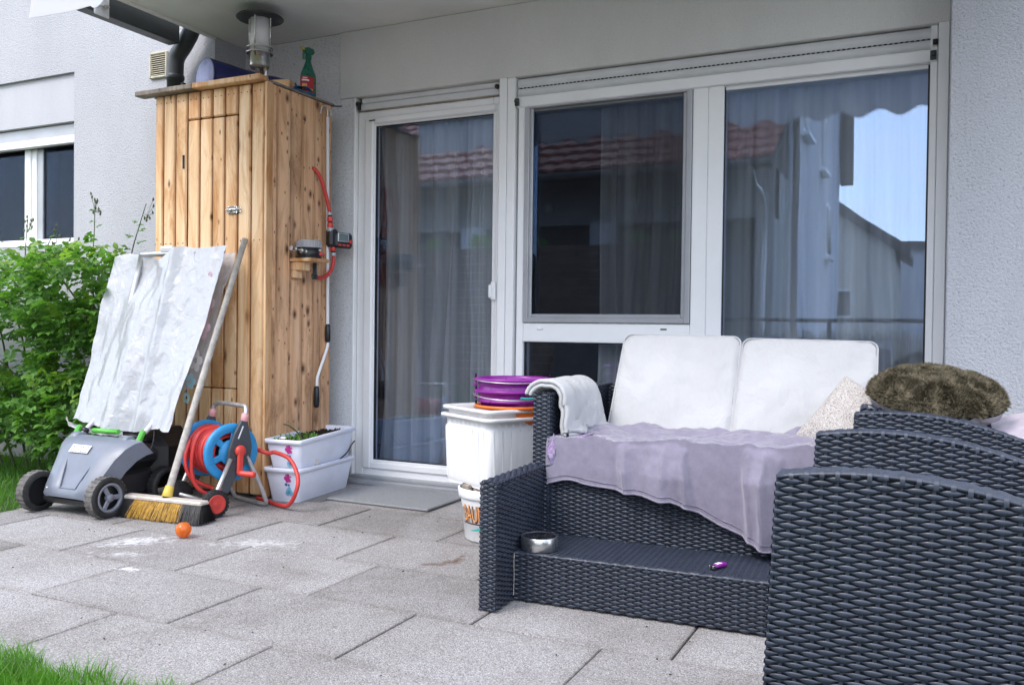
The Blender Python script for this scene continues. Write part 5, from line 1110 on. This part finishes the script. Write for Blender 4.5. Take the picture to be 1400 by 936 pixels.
# ---- checked pillow peeping out at the left end
cp=MB()
cp.grid(np.array([[sA(.076+.02*u-.006*sin(PI*v)*(1-u),.414-.030*sin(PI*v)*(.6+.4*(1-u))+.14*(1-abs(2*v-1))*0+.0,.392+.105*v+.012*sin(v*5+u*7)) for v in gridmesh(16)] for u in gridmesh(14)]))
G2=[[sA(.077+.006*sin(PI*v)*-1.6,.41+.2*t-.012*sin(PI*v)*(1-t),.392+.105*v+.006*sin(v*9)) for v in gridmesh(16)] for t in gridmesh(10)]
cp.grid(np.array(G2)[::-1]); cp.grid(np.array([[sA(.07+.11*u,.41+.2*t,.497+.004*sin(u*9)) for t in gridmesh(10)] for u in gridmesh(8)]))
tag(cp.build('checked_throw',M['check']),'purple checked cloth peeping out at the left end of the sofa seat','cloth')
# ---- beige pillow
def softpillow(fn,w_,h_,t,n=44,seed=0,wr=.010,fullness=.55):
    def side(sg):
        G=[]
        for i in range(n):
            row=[]
            for j in range(n):
                a=-1+2*i/(n-1); b=-1+2*j/(n-1); d=t/2*max(0,(1-a**2))**fullness*max(0,(1-b**2))**fullness
                pin=1-.10*(1-abs(a))*(abs(b)**2)*1.0; pin2=1-.10*(1-abs(b))*(abs(a)**2)
                d+=wr*fbm((a*1.7+seed,b*1.7,seed),3)*(1-a*a)*(1-b*b)
                row.append(fn(a*w_/2*pin2,b*h_/2*pin,sg*d))
            G.append(row)
        return np.array(G)
    return side(1),side(-1)
bp=thing('beige_pillow',(-.28,3.05,.47),'beige flecked woven throw pillow leaning in the right sofa corner','pillow')
BC=Vector((-.236,3.08,.572)); _r=Vector((.9,.434,0)); _f=Vector((-.434,.9,0)); bv=(_r*.66+Vector((0,0,.74))+_f*.1).normalized(); bn=(_r*-.66-_f*.62+Vector((0,0,.42))); bn=(bn-bv*bn.dot(bv)).normalized(); bu=bv.cross(bn)
pf_=lambda a,b,d:tuple(BC+bu*a+bv*b+bn*d)
def bpf(m):
    A,B=softpillow(pf_,.27,.28,.13,seed=3.2); m.grid(A); m.grid(B[::-1])
part('cover',M['knit'],bp,bpf)
# ---- ashtray and lighter on the step
ash=thing('ashtray',sA(.115,.205,.159),'round steel ashtray standing on the left end of the sofa step','ashtray'); ac=(sA(.118,.203,.1595))
part('bowl',M['steel'],ash,lambda m:m.lathe([(0,0),(.058,0),(.0605,.003),(.0605,.042),(.058,.045),(.055,.044),(.035,.033),(0,.028)],ac,seg=56)); part('funnel',M['chrome'],ash,lambda m:(m.lathe([(.0545,.043),(.022,.036),(.004,.042),(0,.042)],ac,seg=40)))
part('ash_slot',M['dark'],ash,lambda m:[m.cbox((ac[0]+.020*cos(a),ac[1]+.020*sin(a),ac[2]+.0415),(.022,.009,.002),0,0,Matrix.Rotation(a,3,'Z')) for a in(1.2,2.6,4.6)])
li=thing('lighter',sA(.685,.225,.159),'small purple lighter lying on the sofa step','lighter'); lc=Vector(sA(.690,.232,.168)); ld=Matrix.Rotation(1.15,3,'Z')
part('body',M['purple'],li,lambda m:m.cbox(lc,(.052,.022,.012),.004,0,ld)); part('head',M['chrome'],li,lambda m:m.cbox(lc-ld@Vector((.034,0,0)),(.016,.018,.011),.002,0,ld)); part('label',M['tagwhite'],li,lambda m:m.cbox(lc+ld@Vector((-.006,0,.0055)),(.022,.013,.0022),0,0,ld))
part('flint_wheel',M['dark'],li,lambda m:m.cbox(lc-ld@Vector((.040,0,.0)),(.006,.009,.0125),.001,0,ld))

# ================================================================== ARMCHAIRS
ztop=lambda x:.645-.62*(x+.09)**2
def chair(lbl,y0,y1,x0,L_,dz=0):
    ch=thing('wicker_armchair',(x0,(y0+y1)/2,0),lbl,'armchair','wicker armchairs at the right',rot=R_(1.0)); ox,oy=x0,(y0+y1)/2
    F=lambda x,y,z:(x-ox,y-oy,z); tp=lambda u:ztop(x0+u)+dz
    th=.062
    def panel(m,ya,outer):
        lean=.028                   # the front edge leans out towards the floor
        def fa(a,b,h): 
            a=np.asarray(a);b=np.asarray(b);h=np.asarray(h)
            return np.stack([a+0*b+0*h-lean*(1-b/.64)*(1-a/L_),(ya-oy)-h+0*a+0*b,b+0*a+0*h],-1)
        def fb(a,b,h):
            a=np.asarray(a);b=np.asarray(b);h=np.asarray(h)
            return np.stack([a+0*b+0*h-lean*(1-b/.64)*(1-a/L_),(ya+th-oy)+h+0*a+0*b,b+0*a+0*h],-1)
        weave(m,fa,L_,.65,top=lambda u:tp(u)-.002); weave(m,fb,L_,.65,top=lambda u:tp(u)-.002)
        edge_wrap(m,fa,(0,L_),tp,th)
        # front end of the arm
        def fc(a,b,h):
            a=np.asarray(a);b=np.asarray(b);h=np.asarray(h); return np.stack([-lean*(1-b/.64)-h+0*a,(ya-oy)+a+0*b+0*h,b+0*a+0*h],-1)
        weave(m,fc,th,tp(0)-.004,stake=.0205)
    for ya in(y0,y1-th):
        loc('arm',M['wicker'],ch,lambda m,ya=ya:panel(m,ya,1),kind='stuff')
        def core(m,ya=ya):
            xs=np.linspace(.008,L_,24); poly=[(-.018,.01)]+[(float(x),tp(x)-.009) for x in xs]+[(L_,.01)]
            m.prism(poly,ya+.007-oy,ya+th-.007-oy)
        loc('arm_core',M['core'],ch,core)
    loc('seat',M['core'],ch,lambda m:(m.box((.03,y0+th-oy,.06),(L_,y1-th-oy,.30)),m.box((L_-.08,y0+th-oy,.30),(L_-.02,y1-th-oy,.60))))
    loc('front_panel',M['wicker'],ch,lambda m:weave(m,face((.028,y1-th-oy,.05),nY,Zv,nX),y1-y0-2*th,.25),kind='stuff')
    return ch
chair('nearest dark wicker armchair with arched arms, right foreground',1.50,2.215,-.236,.95)
cB=chair('dark wicker armchair with a furry pillow on it, between the sofa and the nearest armchair',2.70,3.36,-.204,.80)
sq=thing('seat_cushion',(.2,3.03,.3),'white seat cushion lying in the armchair beneath the furry pillow','cushion')
def sq_(m):
    A,B=pillow_grid(lambda a,b,d:(.23+a,3.03+b,.40+d),.62,.50,.12,nu=24,nv=24,seed=4.); m.grid(A); m.grid(B[::-1])
part('cover',M['white'],sq,sq_)
# ---- furry pillow
fp=thing('furry_pillow',(.02,3.02,.6),'olive brown furry pillow with grey satin back lying on the wicker armchair','pillow')
FC=Vector((.012,3.00,.672)); fu_=Vector((.985,-.05,-.085)).normalized(); fv_=Vector((.06,.96,.22)); fv_=(fv_-fu_*fv_.dot(fu_)).normalized(); fn_=fu_.cross(fv_)
ff=lambda a,b,d:tuple(FC+fu_*a+fv_*b+fn_*(d*1.0))
def roundpillow(fn,w_,h_,t,n=44,seed=0):
    def side(sg):
        return np.array([[fn(*(lambda a,b:(a*math.sqrt(1-b*b/2)*w_/2,b*math.sqrt(1-a*a/2)*h_/2,sg*(t/2*max(0,1-(a*a+b*b-a*a*b*b))**.5+.012*fbm((a*1.8+seed,b*1.8,seed),3)*(1-a*a)*(1-b*b))))(-1+2*i/(n-1),-1+2*j/(n-1))) for j in range(n)] for i in range(n)])
    return side(1),side(-1)
FA,FB=roundpillow(ff,.385,.36,.165,seed=5.5)
part('cover',M['satin'],fp,lambda m:m.grid((FB-np.array(fn_)*.004+.004*np.sin(np.arange(44)*1.3)[:,None,None]*np.array(fn_))[::-1])); part('pile_base',M['fur'],fp,lambda m:m.grid(FA))
def fur(m):
    n=30000; ii=rng.integers(0,43,n); jj=rng.integers(0,43,n); s,t=rng.random(n),rng.random(n)
    p=FA[ii,jj]*((1-s)*(1-t))[:,None]+FA[ii+1,jj]*(s*(1-t))[:,None]+FA[ii,jj+1]*((1-s)*t)[:,None]+FA[ii+1,jj+1]*(s*t)[:,None]
    nr=np.cross(FA[ii+1,jj]-FA[ii,jj],FA[ii,jj+1]-FA[ii,jj]); nr/=np.linalg.norm(nr,axis=1,keepdims=True)+1e-9
    rim=(ii<2)|(ii>40)|(jj<2)|(jj>40); nr[rim]=nr[rim]*.5+((p-np.array(FC))/np.linalg.norm(p-np.array(FC),axis=1,keepdims=True))[rim]
    cl=np.array([[fbm((q[0]*28,q[1]*28,k*9.7),2) for k in(0,1,2)] for q in p])
    d=nr+cl*1.5+rng.normal(0,.22,(n,3)); d/=np.linalg.norm(d,axis=1,keepdims=True); l=rng.uniform(.009,.019,n)[:,None]
    side=np.cross(d,rng.normal(0,1,(n,3))); side/=np.linalg.norm(side,axis=1,keepdims=True); w_=.0011
    V=np.stack([p-side*w_,p+side*w_,p+d*l*.6+side*w_*.8,p+d*l*.6-side*w_*.8,p+d*l+cl*.003],1).reshape(-1,3); i=np.arange(n)*5
    m.add(V,np.stack([i,i+1,i+2,i+3],1).tolist()+np.stack([i+3,i+2,i+4],1).tolist())
part('fur',M['fur'],fp,fur,kind='stuff')
part('care_label',M['tagwhite'],fp,lambda m:m.add([ff(*q) for q in((-.178,-.120,-.012),(-.135,-.165,-.020),(-.130,-.160,-.032),(-.176,-.112,-.026),(-.178,-.118,-.011),(-.135,-.163,-.019),(-.130,-.158,-.031),(-.176,-.110,-.025))],[(0,1,2,3),(7,6,5,4)]))
lv=MB(); Gl=np.array([[(.17+.5*u,2.86+.35*v,.60+.045*sin(PI*u*.9)-.05*(1-v)**2+.010*fbm((u*6,v*5,2.),3)) for v in gridmesh(24)] for u in gridmesh(30)]); lv.grid(Gl); lv.grid((Gl-np.array((0,0,.012)))[::-1])
tag(lv.build('folded_throw',M['lavpale']),'pale lavender throw at the right edge behind the furry pillow','throw')
# ================================================================== ROSE SHRUB
def leaflets(m,base,dirn,up,n,ll,lw,spread):
    """pinnate leaf: n pairs of leaflets and one at the tip"""
    dirn=dirn/np.linalg.norm(dirn); side=np.cross(dirn,up); side/=np.linalg.norm(side)+1e-9; nrm=np.cross(side,dirn)
    L_=ll*(n+.6)*.62
    for k in range(n*2+1):
        if k==n*2: o=base+dirn*L_; d=dirn
        else:
            t=(k//2+1)/(n+.3); o=base+dirn*L_*t*.9; d=dirn*.55+side*(1 if k%2 else -1)
        d=d+rng.normal(0,.12,3)+np.array((0,0,-.12)); d/=np.linalg.norm(d); s=np.cross(d,nrm); s/=np.linalg.norm(s)+1e-9; nn=np.cross(s,d)
        l=ll*rng.uniform(.75,1.2); w_=lw*rng.uniform(.8,1.15); f=.22*w_; c=-.12*l
        V=[o,o+d*l*.28+s*w_*.42+nn*f,o+d*l*.62+s*w_*.46+nn*f,o+d*l+nn*c,o+d*l*.62-s*w_*.46+nn*f,o+d*l*.28-s*w_*.42+nn*f,o+d*l*.45]
        m.add(V,[[0,1,6],[1,2,6],[2,3,6],[3,4,6],[4,5,6],[5,0,6]],0,True)
    return base+dirn*L_
def inside(p):
    x,y,z=p
    for cx,cy,cz,rx,ry,rz in BL:
        if ((x-cx)/rx)**2+((y-cy)/ry)**2+((z-cz)/rz)**2<1: return True
    return False
BL=[(-5.35,3.30,1.00,.72,.36,.30),(-4.70,3.30,1.05,.62,.36,.27),(-4.28,3.35,1.02,.36,.28,.30),(-4.32,3.38,.70,.26,.24,.28),(-4.75,3.25,.42,.50,.34,.26),(-5.3,3.25,.40,.6,.34,.24),(-4.25,3.30,.36,.28,.26,.24),(-5.9,3.2,.8,.5,.4,.5)]
bush=thing('rose_shrub',(-4.6,3.35,0),'leafy green rose shrub growing by the left house wall beside the lawnmower','shrub')
fol=MB(); foy=MB(); cnt=0
canes=[]
while cnt<2200:
    cx,cy,cz,rx,ry,rz=BL[rng.integers(0,len(BL))]
    q=rng.normal(0,1,3); q/=np.linalg.norm(q); q*=rng.uniform(.35,1.0)**.4*(1+.18*fbm(tuple(q*2+cx),3)); p=np.array((cx,cy,cz))+q*np.array((rx,ry,rz))
    if p[1]>3.76 or p[2]<.06 or p[0]>-3.93: continue
    out_=np.array((q[0]*.6,q[1]*.7-.45,.12))+rng.normal(0,.45,3); out_[2]=min(max(out_[2],-.5),.5)
    up=np.array((0,-.45,1.))+rng.normal(0,.35,3); young=(p[2]>cz+.55*rz and rng.random()<.45)
    leaflets(foy if young else fol,p,out_,up,2 if rng.random()<.6 else 3,.043,.033,1); cnt+=1
part('foliage',M['leaf'],bush,lambda m:[m.add(np.vstack(fol.v),fol.f,0,True)],kind='stuff')
part('young_foliage',M['leafy'],bush,lambda m:[m.add(np.vstack(foy.v),foy.f,0,True)],kind='stuff')
def cane(m,pts,r): m.tube(smooth_path(pts,6),np.linspace(r,r*.45,6*(len(pts)-1)+1),6)
for k in range(9):
    x=-4.2-.2*k+rng.uniform(-.05,.05); part('cane',M['stem'],bush,lambda m:cane(m,[(x*.6-1.85,3.42,0),(x+.05,3.38,.5),(x,3.30,.95),(x-.12,3.15,1.15+rng.uniform(-.1,.1))],.008))
def sprig(pts,n,buds):
    P_=smooth_path(pts,8); Ps=[np.array(p) for p in P_]
    part('shoot',M['stem'],bush,lambda m:m.tube(P_,np.linspace(.0045,.002,len(P_)),6))
    mb=MB()
    for k in range(n):
        i=int((.22+.68*k/n)*(len(Ps)-1)); a=k*2.4+rng.uniform(-.4,.4); leaflets(mb,Ps[i],np.array((cos(a),sin(a)*.5,.25)),np.array((0,-.3,1.)),1 if k>n*.6 else 2,.034-.012*k/n,.025-.008*k/n,1)
    part('shoot_leaves',M['leaf'],bush,lambda m:m.add(np.vstack(mb.v),mb.f,0,True),kind='stuff')
    def bud(m):
        for k in range(buds):
            p=Ps[-1]+np.array((rng.uniform(-.045,.045),rng.uniform(-.02,.02),rng.uniform(-.10,.035))); m.lathe([(0,-.010),(.005,-.004),(.0055,.003),(.002,.012),(0,.013)],p,(rng.uniform(-.3,.3),0,1),7); m.tube([Ps[-1]+np.array((0,0,-.08)),p],.0012,4,False)
    part('flower_buds',M['stem'],bush,bud,kind='stuff')
sprig([(-4.28,3.42,.95),(-4.35,3.46,1.18),(-4.372,3.49,1.40),(-4.379,3.50,1.60)],11,12)
sprig([(-4.10,3.48,1.05),(-4.075,3.50,1.28),(-4.02,3.50,1.42),(-3.966,3.50,1.545)],9,7)
sprig([(-4.93,3.45,1.1),(-4.96,3.48,1.33),(-4.97,3.50,1.50)],6,10); sprig([(-5.22,3.45,1.1),(-5.28,3.48,1.3),(-5.25,3.48,1.47)],5,9); sprig([(-4.74,3.42,1.1),(-4.75,3.46,1.3),(-4.68,3.48,1.43)],6,6); sprig([(-4.55,3.42,1.1),(-4.60,3.46,1.28),(-4.55,3.48,1.38)],5,5)
sprig([(-4.75,3.3,.55),(-4.9,3.2,.72),(-5.0,3.2,.80)],3,6); sprig([(-4.98,3.3,.5),(-5.15,3.2,.70),(-5.3,3.2,.76)],3,6)

# ================================================================== WHAT THE WINDOWS MIRROR: the yards opposite
fen=thing('timber_fence',(-7.4,-3,0),'brown fence of horizontal boards across the garden, mirrored in the glazing','fence')
for k in range(17): part('board',M['fencewood'],fen,bx((-12.5,-3.02+random.uniform(-.003,.003),.05+k*.117),(-2.75,-3.0,.05+k*.117+.108),.004))
for k in range(5): part('post',M['fencewood'],fen,bx((-12.4+k*2.38,-3.12,0),(-12.3+k*2.38,-3.025,2.03),.005))
for k,(x,s) in enumerate(((-6.75,1.),(-5.95,1.35),(-5.0,.8),(-3.55,1.),(-3.05,.8))):
    pp=thing('fence_plant',(x,-3.06,2.04),('low tuft','tall tuft','small sprout','round tuft','thin sprout')[k]+' of green leaves growing on top of the brown fence','plant')
    def pl_(m,x=x,s=s):
        for _ in range(60):
            b=np.array((x+rng.normal(0,.055)*s,-3.06+rng.uniform(-.06,.06),2.02+rng.uniform(0,.09)*s)); d=rng.normal(0,.5,3); d[2]=1
            leaflets(m,b,d,np.array((0,1,.4)),1,.05*s,.026*s,1)
    part('foliage',M['leaf'],pp,pl_,kind='stuff'); part('pot',M['darkgrey'],pp,bx((x-.15,-3.20,1.92),(x+.15,-3.125,2.05),.01))
chest=MB(); chest.box((-4.42,-2.75,.0),(-3.35,-2.2,1.02),.02); chest.box((-4.45,-2.78,1.02),(-3.32,-2.17,1.09),.015); tag(chest.build('garden_chest',M['darkroof']),'dark garden chest standing before the brown fence opposite','chest')
nb=thing('neighbour_house',(-7,-7,0),'white neighbouring house with red tiled roof behind the fence, mirrored in the glazing','house')
part('wall',M['greywall'],nb,lambda m:(m.box((-14,-6.6,2.72),(-2.3,-6.2,3.5)),m.box((-14,-10,0),(-2.3,-7.6,5.0)),m.box((-2.6,-7.6,0),(-2.3,-6.201,3.5))))
for x in (-13,-10.4,-7.9,-5.35): part('pillar',M['render'],nb,bx((x,-6.19,0),(x+.42,-5.95,2.72)))
for x in (-12.,-9.3,-7.2,-6.2,-4.6,-3.7): part('wall_lamp',M['white_pl'],nb,lambda m,x=x:m.lathe([(0,0),(.07,0),(.085,.16),(0,.2)],(x,-6.1,2.93),seg=14))
def tiles(m):
    nx=64*6; rows=12; xs=np.linspace(-14.3,-2.15,nx)
    for j in range(rows):
        u0,u1=j/rows,(j+1)/rows; o=[]
        for u,l in((u0,.055),((u0+u1)/2,.028),(u1,0.0)):
            o.append(np.stack([xs+.05*u*0,-5.0-4.2*u+0*xs,3.42+2.5*u+l+.040*np.abs(np.sin(xs*PI/.30))**.7+0*xs],1))
        G=np.array(o); m.grid(G[:, ::-1]); lip=np.stack([G[0],G[0]-np.array((0,-.004,.05))],0); m.grid(lip)
part('roof_tiles',M['tile'],nb,tiles,kind='stuff'); part('roof_deck',M['darkroof'],nb,lambda m:m.add([(-14.3,-5.0,3.36),(-2.15,-5.0,3.36),(-2.15,-9.3,5.88),(-14.3,-9.3,5.88),(-14.3,-5.0,3.28),(-2.15,-5.0,3.28),(-2.15,-9.3,5.78),(-14.3,-9.3,5.78)],[(0,1,2,3),(7,6,5,4),(0,4,5,1),(2,6,7,3),(1,5,6,2),(3,7,4,0)]))
part('gutter',M['darkroof'],nb,lambda m:m.tube([(-14.3,-4.94,3.36),(-2.15,-4.94,3.36)],.06,10)); part('downpipe',M['alu'],nb,lambda m:m.tube(smooth_path([(-2.45,-4.94,3.34),(-2.45,-5.2,3.1),(-2.45,-6.1,2.75),(-2.45,-6.1,0)],4),.05,10))
wh=thing('white_house',(-3,-11,0),'tall white house with plain side wall farther back, mirrored in the right window','house')
part('wall',M['render'],wh,bx((-5.5,-16,0),(-2.25,-7.7,8.2))); part('corner_pipe',M['darkgrey'],wh,lambda m:m.tube([(-2.2,-7.75,0),(-2.2,-7.75,8.2)],.06,10))
part('roof',M['darkroof'],wh,lambda m:m.box((-5.7,-16.3,8.2),(-1.75,-7.5,8.45))); part('roof_verge',M['darkroof'],wh,lambda m:m.box((-2.24,-16.4,4.75),(-1.92,-15.9,8.19)))
for y,z in((-9.6,4.6),(-12.4,4.4),(-13.5,2.6)):
    wf=part('window',M['pvc'],wh,bx((-2.26,y,z),(-2.20,y+.9,z+1.2))); child('pane',M['dark'],wf,bx((-2.215,y+.08,z+.08),(-2.19,y+.82,z+1.12))); child('sill',M['pvc'],wf,bx((-2.25,y-.05,z-.08),(-2.10,y+.95,z-.01)))
gh=thing('gable_house',(-2,-21,0),'cream gabled house with dark roof farther away, mirrored in the right window','house')
part('wall',M['cream'],gh,lambda m:m.prism([(-6,0),(-.98,0),(-.98,3.35),(-2.65,4.50),(-6,6.9)],-24,-20)); part('roof',M['darkroof'],gh,lambda m:m.prism([(-6,6.95),(-2.65,4.55),(-.62,3.13),(-.62,3.42),(-2.65,4.86),(-6,7.3)],-24.3,-19.7))
wf=part('window',M['pvc'],gh,bx((-2.75,-20.03,1.35),(-2.2,-19.98,2.15))); child('pane',M['dark'],wf,bx((-2.70,-19.985,1.4),(-2.25,-19.97,2.1)))
lowh=thing('flat_building',(2,-28,0),'pale flat roofed building beyond the cream gabled house','building'); part('wall',M['render'],lowh,bx((-3,-30,0),(9,-26,3.9))); part('roof_edge',M['darkroof'],lowh,bx((-3.2,-30.2,3.9),(9.2,-25.8,4.15)))
hd=MB()
for k in range(2600):
    x=rng.uniform(-30,30); y=-55+rng.uniform(-6,6); h=5.6+1.4*fbm((x*.14,2.2,0),3); z=rng.uniform(0,1)**.6*h; c=np.array((x,y,z)); d=rng.normal(0,1,(3,3))*1.0; hd.add(c+d,[[0,1,2]])
tag(hd.build('far_wood',M['hedge'],kind='stuff'),'dark green wood on the skyline opposite the house')
rail=thing('railing',(-.3,-2,0),'metal railing with reed screen across the garden, mirrored in the right window','railing')
part('top_rail',M['darkgrey'],rail,bx((-2.3,-2.03,.985),(2.5,-1.97,1.03),.008)); part('bottom_rail',M['darkgrey'],rail,bx((-2.3,-2.02,.10),(2.5,-1.98,.13),.004))
for x in(-2.25,-1.05,.15,1.35): part('post',M['darkgrey'],rail,bx((x,-2.02,0),(x+.05,-1.98,.985),.004))
def reeds(m):
    for k in range(420):
        x=-2.28+k*.0112; h=.86+.05*fbm((x*4,0,0),2)+rng.uniform(-.04,.05); m.tube([(x,-2.05+rng.uniform(-.006,.006),.03),(x+rng.uniform(-.008,.008),-2.05,h)],.0052,5,False)
part('reed_screen',M['reed'],rail,reeds,kind='stuff')
